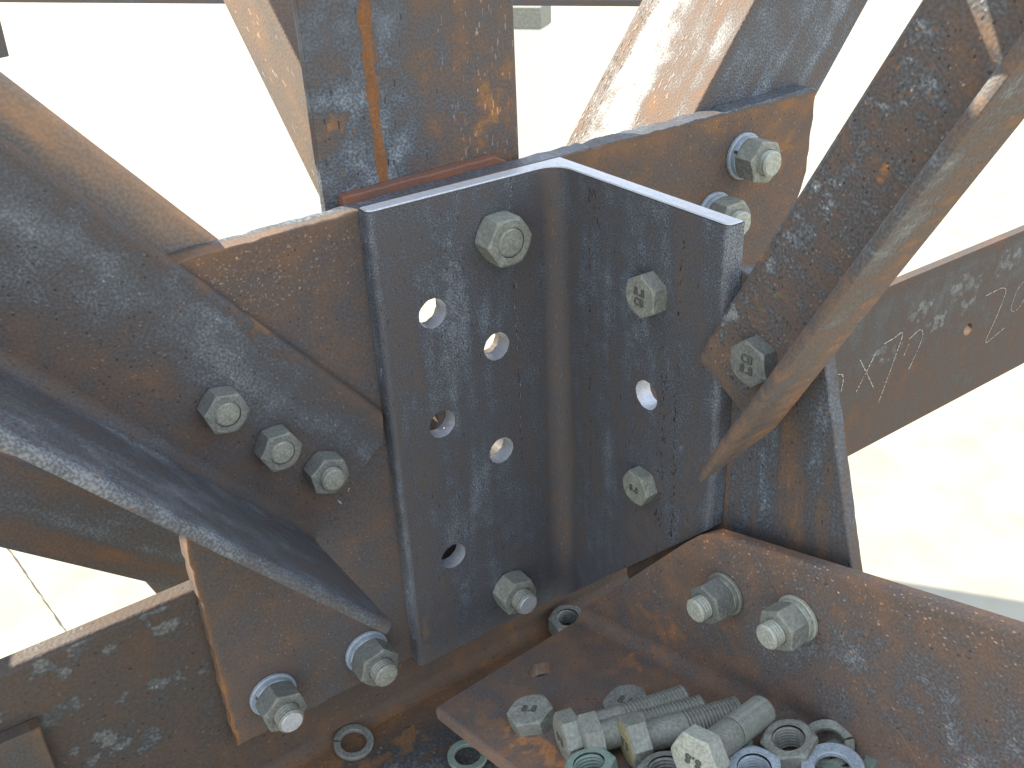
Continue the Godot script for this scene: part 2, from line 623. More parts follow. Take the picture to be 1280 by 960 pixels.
func box_mesh(lo: Vector3, hi: Vector3, r: float) -> ArrayMesh:
	var outer := PackedVector2Array([Vector2(lo.x, lo.y), Vector2(hi.x, lo.y), Vector2(hi.x, hi.y), Vector2(lo.x, hi.y)])
	var st := begin()
	var ins := inset(outer, r)
	for k in 4:
		var k2 := (k + 1) % 4
		var d := (outer[k2] - outer[k]).normalized()
		var n := Vector3(d.y, -d.x, 0)
		var ring := [[ins[k], ins[k2], hi.z], [outer[k], outer[k2], hi.z - r], [outer[k], outer[k2], lo.z + r], [ins[k], ins[k2], lo.z]]
		for j in 3:
			var nn := (n + Vector3(0, 0, 1.0 - j)).normalized()
			var p: Array = ring[j]
			var q: Array = ring[j + 1]
			quad(st, [Vector3(p[0].x, p[0].y, p[2]), Vector3(p[1].x, p[1].y, p[2]), Vector3(q[1].x, q[1].y, q[2]), Vector3(q[0].x, q[0].y, q[2])], [nn, nn, nn, nn], [p[0], p[1], q[1], q[0]])
	for z in [lo.z, hi.z]:
		var n := Vector3(0, 0, 1 if z == hi.z else -1)
		quad(st, [Vector3(ins[0].x, ins[0].y, z), Vector3(ins[1].x, ins[1].y, z), Vector3(ins[2].x, ins[2].y, z), Vector3(ins[3].x, ins[3].y, z)], [n, n, n, n], [ins[0], ins[1], ins[2], ins[3]])
	return st.commit()


# surface of revolution about z; rows [radius, z]; flat shading between rows unless smooth
func lathe(st: SurfaceTool, rows: Array, seg := 40) -> void:
	for j in rows.size() - 1:
		var d := Vector2(rows[j + 1][0] - rows[j][0], rows[j + 1][1] - rows[j][1])
		if d.length() < 1e-7:
			continue
		d = d.normalized()
		var nr := d.y
		var nz := -d.x
		for k in seg:
			var c := Vector2.from_angle(TAU * k / seg)
			var e := Vector2.from_angle(TAU * (k + 1) / seg)
			var n1 := Vector3(c.x * nr, c.y * nr, nz)
			var n2 := Vector3(e.x * nr, e.y * nr, nz)
			var p := func(v: Vector2, row: Array) -> Vector3: return Vector3(v.x * row[0], v.y * row[0], row[1])
			quad(st, [p.call(c, rows[j]), p.call(e, rows[j]), p.call(e, rows[j + 1]), p.call(c, rows[j + 1])], [n1, n2, n2, n1], [c, e, e, c])


# hexagon with rounded corners of its faces cut back by a cone, z 0 to h; hole > 0 leaves it open
func hexagon(st: SurfaceTool, af: float, h: float, top: bool, bottom: bool, hole := 0.0) -> void:
	var per := 8
	var rc := af * 0.475
	var reach := func(th: float) -> float: return af * 0.5 / cos(th)
	for f in 6:
		var nf := Vector3(cos(f * PI / 3), sin(f * PI / 3), 0)
		for k in per:
			var ts := []
			for e in 2:
				var th := lerpf(-PI / 6, PI / 6, float(k + e) / per)
				var r: float = minf(reach.call(th), af * 0.5655)
				var cut := maxf(0.0, r - rc) * 0.62
				var d := Vector3(cos(f * PI / 3 + th), sin(f * PI / 3 + th), 0)
				ts.append([d, r, h - (cut if top else 0.0), cut if bottom else 0.0])
			var a: Array = ts[0]
			var b: Array = ts[1]
			var z := Vector3(0, 0, 1)
			quad(st, [a[0] * a[1] + z * a[3], b[0] * b[1] + z * b[3], b[0] * b[1] + z * b[2], a[0] * a[1] + z * a[2]], [nf, nf, nf, nf], [Vector2.ZERO, Vector2.ZERO, Vector2.ZERO, Vector2.ZERO])
			for end in 2:
				var zz := h if end == 0 else 0.0
				var up := z if end == 0 else -z
				var ne := (up + nf * 0.5).normalized()
				var i := 2 if end == 0 else 3
				quad(st, [a[0] * rc + z * zz, b[0] * rc + z * zz, b[0] * b[1] + z * b[i], a[0] * a[1] + z * a[i]], [ne, ne, ne, ne], [Vector2.ZERO, Vector2.ZERO, Vector2.ZERO, Vector2.ZERO])
				if hole > 0.0:
					quad(st, [a[0] * rc + z * zz, b[0] * rc + z * zz, b[0] * hole + z * zz, a[0] * hole + z * zz], [up, up, up, up], [Vector2.ZERO, Vector2.ZERO, Vector2.ZERO, Vector2.ZERO])
				else:
					tri(st, a[0] * rc + z * zz, b[0] * rc + z * zz, z * zz, up, up, up, Vector2.ZERO, Vector2.ZERO, Vector2.ZERO)


# screw thread on a rod (side 1) or in a nut (side -1), z from z0 to z1
func thread(st: SurfaceTool, r: float, depth: float, z0: float, z1: float, pitch: float, side := 1.0, seg := 36) -> void:
	var rows := int((z1 - z0) / pitch * 6.0)
	var rad := func(th: float, z: float) -> float:
		var f := fposmod(z / pitch - th / TAU, 1.0)
		var v := absf(f * 2.0 - 1.0)
		v = clampf((v - 0.12) / 0.76, 0.0, 1.0)
		var fade := clampf(minf(z - z0, z1 - z) / pitch, 0.0, 1.0)
		return r - side * depth * (v if side > 0 else 1.0 - v) * (fade if side > 0 else 1.0)
	for j in rows:
		var za := lerpf(z0, z1, float(j) / rows)
		var zb := lerpf(z0, z1, float(j + 1) / rows)
		for k in seg:
			var ta := TAU * k / seg
			var tb := TAU * (k + 1) / seg
			var p := []
			var n := []
			for e in [[ta, za], [tb, za], [tb, zb], [ta, zb]]:
				var rr: float = rad.call(e[0], e[1])
				var slope: float = (rad.call(e[0], e[1] + 0.0001) - rad.call(e[0], e[1] - 0.0001)) / 0.0002
				p.append(Vector3(cos(e[0]) * rr, sin(e[0]) * rr, e[1]))
				n.append(Vector3(cos(e[0]), sin(e[0]), -clampf(slope, -1.2, 1.2)).normalized() * side)
			quad(st, p, n, [Vector2.ZERO, Vector2.ZERO, Vector2.ZERO, Vector2.ZERO])


# ---------------------------------------------------------------- ground and far things
func build_ground() -> void:
	var m := StandardMaterial3D.new()
	m.resource_name = "pale_ground"
	var nt := NoiseTexture2D.new()
	nt.width = 1024
	nt.height = 1024
	nt.seamless = true
	var fn := FastNoiseLite.new()
	fn.seed = 5
	fn.frequency = 0.01
	fn.fractal_octaves = 6
	nt.noise = fn
	var ramp := Gradient.new()
	ramp.offsets = PackedFloat32Array([0.0, 0.45, 0.7, 1.0])
	ramp.colors = PackedColorArray([Color(0.52, 0.51, 0.46), Color(0.57, 0.557, 0.505), Color(0.582, 0.57, 0.517), Color(0.60, 0.588, 0.535)])
	nt.color_ramp = ramp
	m.albedo_texture = nt
	m.roughness = 0.95
	m.uv1_triplanar = true
	m.uv1_world_triplanar = true
	m.uv1_scale = Vector3.ONE * 0.45
	var pm := PlaneMesh.new()
	pm.size = Vector2(240, 240)
	structure("ground", pm, m, Transform3D(Basis(), Vector3(0, -1.3, 0)))
	# the joint between two slabs of the yard, filled with dark grit
	var st := begin()
	var r2 := RandomNumberGenerator.new()
	r2.seed = 21
	var a := Vector3(-0.52, -1.296, -2.55)
	var b := Vector3(-0.34, -1.296, -0.75)
	var side := (b - a).normalized().cross(Vector3.UP)
	var prev := a
	var pw := 0.004
	for i in range(1, 121):
		var p := a.lerp(b, i / 120.0) + side * r2.randfn(0.0, 0.0006)
		var wd := r2.randf_range(0.0004, 0.0022)
		var n := Vector3.UP
		quad(st, [prev - side * pw, prev + side * pw, p + side * wd, p - side * wd], [n, n, n, n], [Vector2.ZERO, Vector2.ZERO, Vector2.ZERO, Vector2.ZERO])
		prev = p
		pw = wd
	var dark := StandardMaterial3D.new()
	dark.albedo_color = Color(0.3, 0.28, 0.25)
	dark.roughness = 1.0
	structure("ground_joint", st.commit(), dark)


func to(z: float) -> Callable:
	return func(_p: Vector2) -> float: return z


func build_far_things() -> void:
	var tile := Rect2(0, 0, 0.7, 0.7)
	# the neighbouring chord of the structure, level with the joint
	var d := Vector3(0.8806, 0, 1.1755).normalized()
	var o := Vector3(0.0021, -0.071, -2.4672) - d * 1.6
	var tr := frame(Vector3.UP, Vector3.UP.cross(d) * -1.0, o)
	var chord := angle_mesh(0.25, 0.2, 0.016, 0.014, 0.006, 0.003, to(0.0), to(3.4), [], tile)
	var zaxis := tr.basis.z
	if zaxis.dot(d) < 0.0:
		tr = frame(Vector3.UP, Vector3.UP.cross(d), o)
	mesh_thing("far_chord", chord, mats.brown, tr, "dark level steel beam far behind along the top of the photo", "beam")
	var tab := plate_mesh(PackedVector2Array([Vector2(-0.3, -0.105), Vector2(0.02, -0.082), Vector2(0.03, 0.3), Vector2(-0.3, 0.3)]), [], 0.012, 0.001, tile)
	mesh_thing("far_gusset_plate", tab, mats.brown, Transform3D(Basis(), Vector3(-0.17, -0.02, -1.6)), "dark steel plate hanging into the top left corner", "plate")
	# a short pale column standing in the yard
	var col := thing("concrete_column", Transform3D(Basis.from_euler(Vector3(0, 0.62, 0)), Vector3(2.037, -1.3, -2.852)), "pale column with a grey cap standing far behind in the yard", "column")
	var pale := mottled("pale_concrete", [[0, c8(212, 210, 202), 0.95], [255, c8(228, 226, 220), 0.95]], 2.0, 7)
	part(col, "shaft", box_mesh(Vector3(-0.065, -0.065, 0), Vector3(0.065, 0.065, 0.83), 0.006), pale, Transform3D(Basis(Vector3.RIGHT, -PI / 2), Vector3.ZERO))
	part(col, "cap", box_mesh(Vector3(-0.069, -0.069, 0), Vector3(0.069, 0.069, 0.085), 0.004), mats.galv, Transform3D(Basis(Vector3.RIGHT, -PI / 2), Vector3(0, 0.83, 0)))


# ---------------------------------------------------------------- column, gussets
func build_column_and_plates() -> void:
	# column angle: heel on the right, other leg running back
	var rect := Rect2(-0.19, -1.2, 0.38, 1.3)
	rect = Rect2(-0.05, -0.6, 0.26, 0.7)
	var m := steel("column_steel", {"rect": rect, "seed": 14, "base": 128.0, "w": [1.3, 1.5, 0.35, 0.25, 0.0], "spots": 20.0, "gate": 128.0, "relief": 0.07,
		"u": [[-0.05, -30.0], [0.0, -30.0], [0.075, -40.0], [0.105, 10.0], [0.12, 50.0], [0.185, 55.0], [0.205, 20.0]],
		"patches": [[0.1386, -0.3, 0.0085, 0.42, -120.0], [0.05, -0.02, 0.05, 0.03, -40.0], [0.17, -0.06, 0.012, 0.012, -120.0], [0.03, -0.05, 0.02, 0.02, -60.0]],
		"pits": [[0.03, -0.2, 0.0, 0.012, 60, 1.5], [0.06, -0.2, 0.0, 0.008, 50, 1.35], [0.15, -0.25, 0.0, 0.03, 60, 0.6]]})
	var post := angle_mesh(0.192, 0.19, 0.016, 0.014, 0.009, 0.005, to(-1.3), to(0.085), [], rect)
	var column := thing("column_angle", frame(Vector3(-1, 0, 0), Vector3(0, 0, -1), Vector3(-0.0012, 0, -0.0505)), "broad upright steel column with blue scale and a rusty seam, behind the plates", "column")
	part(column, "angle", post, m)
	part(column, "rusty_seam", bead(Vector2(0.1386, -0.6), Vector2(0.1386, 0.06), 0.0052, 0.0016, 8), mats.rust, Transform3D(Basis(Vector3(1, 0, 0), Vector3(0, 0, 1), Vector3(0, -1, 0)), Vector3.ZERO))
	# red filler between column and gusset
	rect = Rect2(-0.2, -0.1, 0.3, 0.15)
	m = steel("filler_steel", {"rect": rect, "seed": 22, "base": 62.0, "w": [0.5, 0.6, 0.4, 0.0, 0.2], "stops": steel_stops(Color(1.12, 0.92, 0.86))})
	var fil := plate_mesh(PackedVector2Array([Vector2(-0.1825, -0.082), Vector2(-0.012, -0.082), Vector2(-0.024, 0.0), Vector2(-0.036, 0.0065), Vector2(-0.1825, 0.0035)]), [], 0.012, 0.0012, rect, 0.0003, 5)
	mesh_thing("filler_plate", fil, m, Transform3D(Basis(), Vector3(0, 0, -0.0501)), "thin reddish filler plate between the upright column and gusset plate", "plate")
	# the big gusset
	rect = Rect2(-0.37, -0.48, 0.74, 0.5)
	m = steel("gusset_steel", {"rect": rect, "px": 1380.0, "seed": 31, "base": 104.0, "w": [0.75, 0.7, 0.4, 0.0, 0.1], "spots": 13.0, "gate": 120.0, "relief": 0.035, "spec": 0.4,
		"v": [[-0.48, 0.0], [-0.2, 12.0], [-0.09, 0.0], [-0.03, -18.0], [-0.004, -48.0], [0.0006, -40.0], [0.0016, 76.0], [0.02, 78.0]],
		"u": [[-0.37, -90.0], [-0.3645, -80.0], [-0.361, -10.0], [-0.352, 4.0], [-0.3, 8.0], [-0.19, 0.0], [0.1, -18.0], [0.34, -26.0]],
		"patches": [[-0.22, -0.1, 0.03, 0.05, -22.0], [0.24, -0.03, 0.05, 0.03, 26.0], [0.3, -0.06, 0.03, 0.03, -24.0]], "pits": [[-0.27, -0.46, -0.01, 0.06, 700, 1.35, 2], [-0.27, -0.06, -0.006, 0.06, 320, 1.45, 2], [-0.27, -0.46, -0.01, 0.06, 500, 0.7, 2], [0.22, -0.15, 0.0, 0.08, 400, 1.3, 2], [0.22, -0.15, 0.0, 0.08, 250, 0.7, 2]]})
	var hs := [[-0.1225, -0.1089, 0.0155], [-0.0617, -0.1579, 0.015], [-0.1415, -0.2108, 0.0138], [-0.0648, -0.2645, 0.0145], [-0.1292, -0.3589, 0.014]]
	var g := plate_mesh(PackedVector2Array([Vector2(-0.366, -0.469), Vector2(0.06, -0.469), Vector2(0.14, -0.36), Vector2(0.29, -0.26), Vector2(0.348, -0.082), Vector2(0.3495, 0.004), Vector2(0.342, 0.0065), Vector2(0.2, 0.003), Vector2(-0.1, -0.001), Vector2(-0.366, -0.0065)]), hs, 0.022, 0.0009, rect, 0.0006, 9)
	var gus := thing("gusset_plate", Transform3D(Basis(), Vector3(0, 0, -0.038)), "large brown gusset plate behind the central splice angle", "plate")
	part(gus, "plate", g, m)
	# chalk arc near its lower bolts
	part(gus, "chalk_mark", stroke([Vector2(-0.2415, -0.221), Vector2(-0.2415, -0.234), Vector2(-0.2375, -0.247), Vector2(-0.231, -0.258)], 0.0007, 3), mats.chalk, Transform3D(Basis(), Vector3(0, 0, 0.0221)))
	part(gus, "chalk_mark", stroke([Vector2(-0.222, -0.245), Vector2(-0.226, -0.252)], 0.0005, 4), mats.chalk, Transform3D(Basis(), Vector3(0, 0, 0.0221)))
	# added unseen plate above the frame, cut to keep sun off front angle and brace
	var ov := plate_mesh(PackedVector2Array([Vector2(-0.8, 0.31), Vector2(-0.442, 0.31), Vector2(-0.438, 0.2885), Vector2(-0.352, 0.2885), Vector2(-0.354, 0.73), Vector2(-0.8, 0.73)]), [], 0.006, 0.0008, Rect2(0, 0, 0.7, 0.7))
	mesh_thing("added_shade_plate", ov, mats.brown, Transform3D(Basis(), Vector3(0, 0, -0.406)), "brown steel plate added out of view above the frame to block sun", "plate")
	var b1 := plate_mesh(PackedVector2Array([Vector2(-0.087, 0.214), Vector2(-0.036, 0.178), Vector2(0.26, 0.53), Vector2(0.20, 0.58)]), [], 0.005, 0.0006, Rect2(0, 0, 0.7, 0.7))  # two added unseen bars; the slot between them shapes the sun streak
	mesh_thing("added_shade_bar", b1, mats.brown, Transform3D(Basis(), Vector3(0, 0, 0.25)), "flat steel bar added out of view to block sun, lower of two", "bar")
	b1 = plate_mesh(PackedVector2Array([Vector2(-0.0795, 0.2344), Vector2(0.052, 0.526), Vector2(-0.06, 0.55), Vector2(-0.15, 0.285), Vector2(-0.1255, 0.2544)]), [], 0.005, 0.0006, Rect2(0, 0, 0.7, 0.7))  # second added sun blocker, bounding the far side of the streak
	mesh_thing("added_shade_bar", b1, mats.brown, Transform3D(Basis(), Vector3(0, 0, 0.25)), "wider flat steel bar added out of view to block sun, upper of two", "bar")
	# the right gusset, in the plane of the other leg: local x = z world (towards viewer), local y up, front = -X
	rect = Rect2(0.09, -0.46, 0.28, 0.44)
	m = steel("side_gusset_steel", {"rect": rect, "seed": 37, "base": 104.0, "w": [0.6, 0.7, 0.35, 0.9, 0.0], "spots": 14.0, "gate": 140.0, "relief": 0.05,
		"patches": [[0.24, -0.2, 0.05, 0.1, 26.0], [0.3, -0.25, 0.02, 0.06, -26.0]], "pits": [[0.23, -0.4, -0.04, 0.06, 500, 1.3, 3], [0.23, -0.4, -0.04, 0.06, 400, 0.65, 5]]})
	var s := plate_mesh(PackedVector2Array([Vector2(0.148, -0.312), Vector2(0.08, -0.37), Vector2(0.08, -0.40), Vector2(0.11, -0.45), Vector2(0.36, -0.34), Vector2(0.3268, -0.2307), Vector2(0.2836, -0.087), Vector2(0.269, -0.038), Vector2(0.148, -0.038)]), [], 0.012, 0.0009, rect, 0.00025, 4)
	mesh_thing("side_gusset_plate", s, m, Transform3D(Basis(Vector3(0, 0, 1), Vector3(0, 1, 0), Vector3(-1, 0, 0)), Vector3(0.0281, 0, 0)), "brown gusset plate with a slanting edge right of the central splice angle", "plate")


# a flat uneven ridge from a to b in the x, y plane, standing up in z
func bead(a: Vector2, b: Vector2, w: float, h: float, sd: int) -> ArrayMesh:
	var st := begin()
	var r2 := RandomNumberGenerator.new()
	r2.seed = sd
	var n := int(a.distance_to(b) / 0.004)
	var side := (b - a).normalized().orthogonal()
	var rows := []
	for i in n + 1:
		var c := a.lerp(b, float(i) / n) + side * (0.0012 * sin(i * 0.11) + r2.randfn(0.0, 0.0003))
		var ww := w * r2.randf_range(0.7, 1.15)
		var hh := h * r2.randf_range(0.5, 1.0)
		var row := []
		for j in 5:
			var f := j / 2.0 - 1.0
			row.append(Vector3(c.x + side.x * ww * f, c.y + side.y * ww * f, hh * (1.0 - f * f)))
		rows.append(row)
	for i in n:
		for j in 4:
			var f := j / 2.0 - 0.75
			var nn := (Vector3(side.x, side.y, 0) * f * 0.6 + Vector3(0, 0, 1)).normalized()
			quad(st, [rows[i][j], rows[i][j + 1], rows[i + 1][j + 1], rows[i + 1][j]], [nn, nn, nn, nn], [Vector2.ZERO, Vector2.ZERO, Vector2.ZERO, Vector2.ZERO])
	return st.commit()


func stroke(pts: Array, w: float, sd: int) -> ArrayMesh:
	var st := begin()
	var r2 := RandomNumberGenerator.new()
	r2.seed = sd
	var line := PackedVector2Array()
	var curve := Curve2D.new()
	for k in pts.size():
		var before: Vector2 = pts[maxi(0, k - 1)]
		var after: Vector2 = pts[mini(pts.size() - 1, k + 1)]
		var tan := (after - before) / 6.0
		curve.add_point(pts[k], -tan, tan)
	curve.bake_interval = 0.0016
	line = curve.get_baked_points()
	var z := Vector3(0, 0, 1)
	var pw := w * 0.5
	for k in line.size() - 1:
		var d := (line[k + 1] - line[k]).normalized().orthogonal()
		var nw := w * r2.randf_range(0.15, 1.25)
		if r2.randf() < 0.8:
			var a := line[k] + d * pw
			var b := line[k] - d * pw
			var c := line[k + 1] - d * nw
			var e := line[k + 1] + d * nw
			var h := 0.0004
			quad(st, [Vector3(a.x, a.y, h), Vector3(b.x, b.y, h), Vector3(c.x, c.y, h), Vector3(e.x, e.y, h)], [z, z, z, z], [a, b, c, e])
			for side in [[a, e, 1.0], [b, c, -1.0]]:
				var n: Vector3 = Vector3(d.x, d.y, 0) * float(side[2])
				quad(st, [Vector3(side[0].x, side[0].y, 0), Vector3(side[1].x, side[1].y, 0), Vector3(side[1].x, side[1].y, h), Vector3(side[0].x, side[0].y, h)], [n, n, n, n], [a, b, c, e])
		pw = nw
	return st.commit()


# ---------------------------------------------------------------- braces
func build_braces() -> void:
	var tile := Rect2(0, 0, 0.7, 0.7)
	# left front brace, on the gusset
	var p := Vector3(0.7735, 0.634, 0)
	var d := Vector3(0.634, -0.7735, 0)
	var e := Vector3(-0.1863, -0.1761, -0.0159)
	var a := 0.132
	var rect := Rect2(-0.145, -0.62, 0.28, 0.66)
	var m := steel("left_brace_steel", {"rect": rect, "seed": 44, "base": 126.0, "stops": steel_stops(Color(0.92, 0.9, 0.89), 0.85), "w": [0.75, 0.95, 0.45, 0.3, 0.0], "spots": 15.0, "gate": 150.0, "relief": 0.045,
		"u": [[-0.145, 56.0], [-0.008, 56.0], [-0.004, -14.0], [0.04, -14.0], [0.06, 50.0], [0.085, 84.0], [0.108, 54.0], [0.122, -30.0], [0.132, -60.0]],
		"v": [[-0.62, 0.0], [-0.15, 8.0], [-0.02, -8.0], [0.03, -20.0]],
		"patches": [[0.117, -0.12, 0.012, 0.05, -70.0], [0.12, -0.18, 0.01, 0.05, -60.0], [0.11, -0.27, 0.01, 0.06, -40.0], [0.05, -0.04, 0.03, 0.06, -16.0]], "pits": [[0.07, -0.5, 0.02, 0.04, 700, 1.3, 3], [0.05, -0.5, 0.02, 0.05, 600, 0.65, 3]]})
	var z1 := func(q: Vector2) -> float: return 0.02 - maxf(0.0, q.x - (a - 0.021)) * 0.95 + 0.012 * clampf(q.y / 0.14, 0, 1)
	var mesh := angle_mesh(a, 0.141, 0.010, 0.012, 0.006, 0.002, to(-0.62), z1, [], rect)
	mesh_thing("brace_angle", mesh, m, frame(p, Vector3(0, 0, 1), e - p * a), "wide blue and brown brace angle with three nuts running to the upper left", "brace", "brace angles meeting at the joint")
	# its twin behind the gusset
	e = Vector3(-0.287, -0.0041, -0.0382)
	var mt := steel("left_back_brace_steel", {"rect": Rect2(-0.14, -0.45, 0.28, 0.6), "px": 1200.0, "seed": 47, "base": 120.0, "w": [0.5, 0.7, 0.45, 0.4, 0.0], "relief": 0.05,
		"u": [[-0.02, -60.0], [0.0, -62.0], [0.018, -34.0], [0.03, 26.0], [0.06, 40.0]], "stops": steel_stops(Color(1.42, 1.38, 1.3), 0.8)})
	mesh = angle_mesh(0.132, 0.132, 0.010, 0.012, 0.006, 0.006, to(-0.5), to(0.16), [], Rect2(-0.14, -0.45, 0.28, 0.6))
	mesh_thing("brace_angle", mesh, mt, frame(-p, Vector3(0, 0, -1), e), "pale brown brace angle half hidden behind the left gusset edge", "brace", "brace angles meeting at the joint")
	# right brace on the side gusset
	p = Vector3(0, 0.479, -0.878)
	rect = Rect2(-0.08, -0.03, 0.18, 0.62)
	m = steel("right_brace_steel", {"rect": rect, "seed": 53, "base": 106.0, "stops": steel_stops(Color(1.08, 1.03, 0.98), 0.85), "w": [0.6, 0.85, 0.4, 0.2, 0.5], "spots": 19.0, "gate": 128.0, "relief": 0.06,
		"u": [[-0.08, -20.0], [-0.05, -6.0], [-0.04, 24.0], [-0.032, 10.0], [-0.024, -40.0], [-0.012, -66.0], [0.0, -56.0], [0.01, -5.0], [0.04, 4.0], [0.075, 8.0], [0.086, -26.0], [0.09, -50.0]],
		"v": [[-0.03, -14.0], [0.06, -6.0], [0.12, 10.0], [0.3, 14.0]],
		"patches": [[0.066, 0.034, 0.013, 0.022, 120.0], [0.03, 0.02, 0.01, 0.018, 80.0], [0.055, 0.13, 0.02, 0.05, 46.0], [0.06, 0.2, 0.018, 0.05, 56.0], [0.07, 0.105, 0.006, 0.012, -140.0], [0.055, 0.26, 0.02, 0.03, 50.0], [0.03, 0.21, 0.006, 0.008, -130.0]], "pits": [[0.04, 0.0, 0.5, 0.03, 700, 1.4, 3], [0.04, 0.0, 0.5, 0.03, 500, 0.65, 3]]})
	var z0 := func(q: Vector2) -> float: return -0.004 - 0.042 * clampf(q.y / 0.054, 0, 1) + maxf(0.0, q.x - 0.076) * 0.8 
	mesh = angle_mesh(0.083, 0.054, 0.010, 0.010, 0.0085, 0.002, z0, to(0.62), [], rect)
	mesh_thing("brace_angle", mesh, m, frame(p, Vector3(-1, 0, 0), Vector3(0.0, -0.1335, 0.2617)), "brown brace angle with one bolt head rising to the upper right corner", "brace", "brace angles meeting at the joint")
	# upper right brace behind the gusset, sunlit on its upper leg
	rect = Rect2(-0.155, -0.22, 0.31, 0.62)
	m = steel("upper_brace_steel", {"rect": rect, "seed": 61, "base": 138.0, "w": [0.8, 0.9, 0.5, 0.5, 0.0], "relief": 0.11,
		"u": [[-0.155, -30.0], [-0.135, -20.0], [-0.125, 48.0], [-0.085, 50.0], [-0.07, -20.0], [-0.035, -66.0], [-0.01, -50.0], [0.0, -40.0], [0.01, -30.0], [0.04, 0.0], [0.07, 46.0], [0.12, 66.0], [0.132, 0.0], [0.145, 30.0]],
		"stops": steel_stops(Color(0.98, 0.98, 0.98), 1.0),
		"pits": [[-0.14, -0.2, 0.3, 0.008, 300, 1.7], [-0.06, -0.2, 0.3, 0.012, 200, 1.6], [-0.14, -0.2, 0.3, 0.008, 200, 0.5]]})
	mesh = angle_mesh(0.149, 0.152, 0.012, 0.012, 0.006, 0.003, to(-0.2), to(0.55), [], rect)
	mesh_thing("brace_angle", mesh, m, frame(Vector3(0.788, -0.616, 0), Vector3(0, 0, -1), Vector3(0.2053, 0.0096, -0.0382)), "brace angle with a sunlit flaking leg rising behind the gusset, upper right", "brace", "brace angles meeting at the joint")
	# back brace left of the column
	d = Vector3(0, 0.0604, -0.0637).normalized()
	var across := Vector3(0, -d.z, d.y) * -1.0
	if across.y > 0.0:
		across = -across
	var bm := steel("back_brace_steel", {"rect": Rect2(-0.09, -0.2, 0.19, 0.6), "px": 1000.0, "seed": 66, "base": 92.0, "w": [0.6, 0.7, 0.4, 0.4, 0.0], "stops": steel_stops(Color(1.08, 1.02, 0.94), 0.8),
		"u": [[0.0, -10.0], [0.03, 20.0], [0.05, -10.0], [0.09, 30.0]], "pits": [[0.06, -0.1, 0.3, 0.02, 60, 1.5]]})
	mesh = angle_mesh(0.095, 0.08, 0.010, 0.010, 0.005, 0.003, to(-0.15), to(0.2), [], Rect2(-0.09, -0.2, 0.19, 0.6))
	var tr := frame(across, Vector3(1, 0, 0), Vector3(-0.1, 0.0527, -0.2737))
	if tr.basis.z.dot(d) < 0.0:
		mesh = angle_mesh(0.095, 0.08, 0.010, 0.010, 0.005, 0.003, to(-0.2), to(0.15), [], Rect2(-0.09, -0.4, 0.19, 0.6))
	mesh_thing("brace_angle", mesh, bm, tr, "tan brace angle coming down behind the upright column on its left", "brace", "brace angles meeting at the joint")
	# lower left brace, behind
	d = Vector3(0.1512, -0.1345, 0).normalized()
	var up := Vector3(-d.y, d.x, 0)
	var lm := steel("lower_brace_steel", {"rect": Rect2(-0.1, -0.3, 0.2, 0.6), "px": 1100.0, "seed": 71, "base": 130.0, "w": [0.5, 0.6, 0.35, 0.7, 0.0],
		"u": [[0.0, -20.0], [0.012, 10.0], [0.045, 40.0], [0.055, 30.0], [0.066, -40.0], [0.09, -30.0]]})
	mesh = angle_mesh(0.094, 0.08, 0.010, 0.010, 0.005, 0.006, to(-0.35), to(0.35), [], Rect2(-0.1, -0.3, 0.2, 0.6))
	mesh_thing("brace_angle", mesh, lm, frame(-up, Vector3(0, 0, -1), Vector3(-0.4, -0.3085, -0.3)), "grey and red brown brace at the left edge, under the wide brace", "brace", "brace angles meeting at the joint")
	# a leg still lower behind it
	mesh = angle_mesh(0.16, 0.1, 0.010, 0.010, 0.005, 0.003, to(-0.25), to(0.7), [], tile)
	d = Vector3(0.22, -0.62, 0.02).normalized()
	mesh_thing("leg_angle", mesh, mats.blue, frame(Vector3(-d.y, d.x, 0) , Vector3(0, 0, -1), Vector3(-0.382, -0.452, -0.42)), "dark leg angle seen in the gap above the lower left beam", "leg")


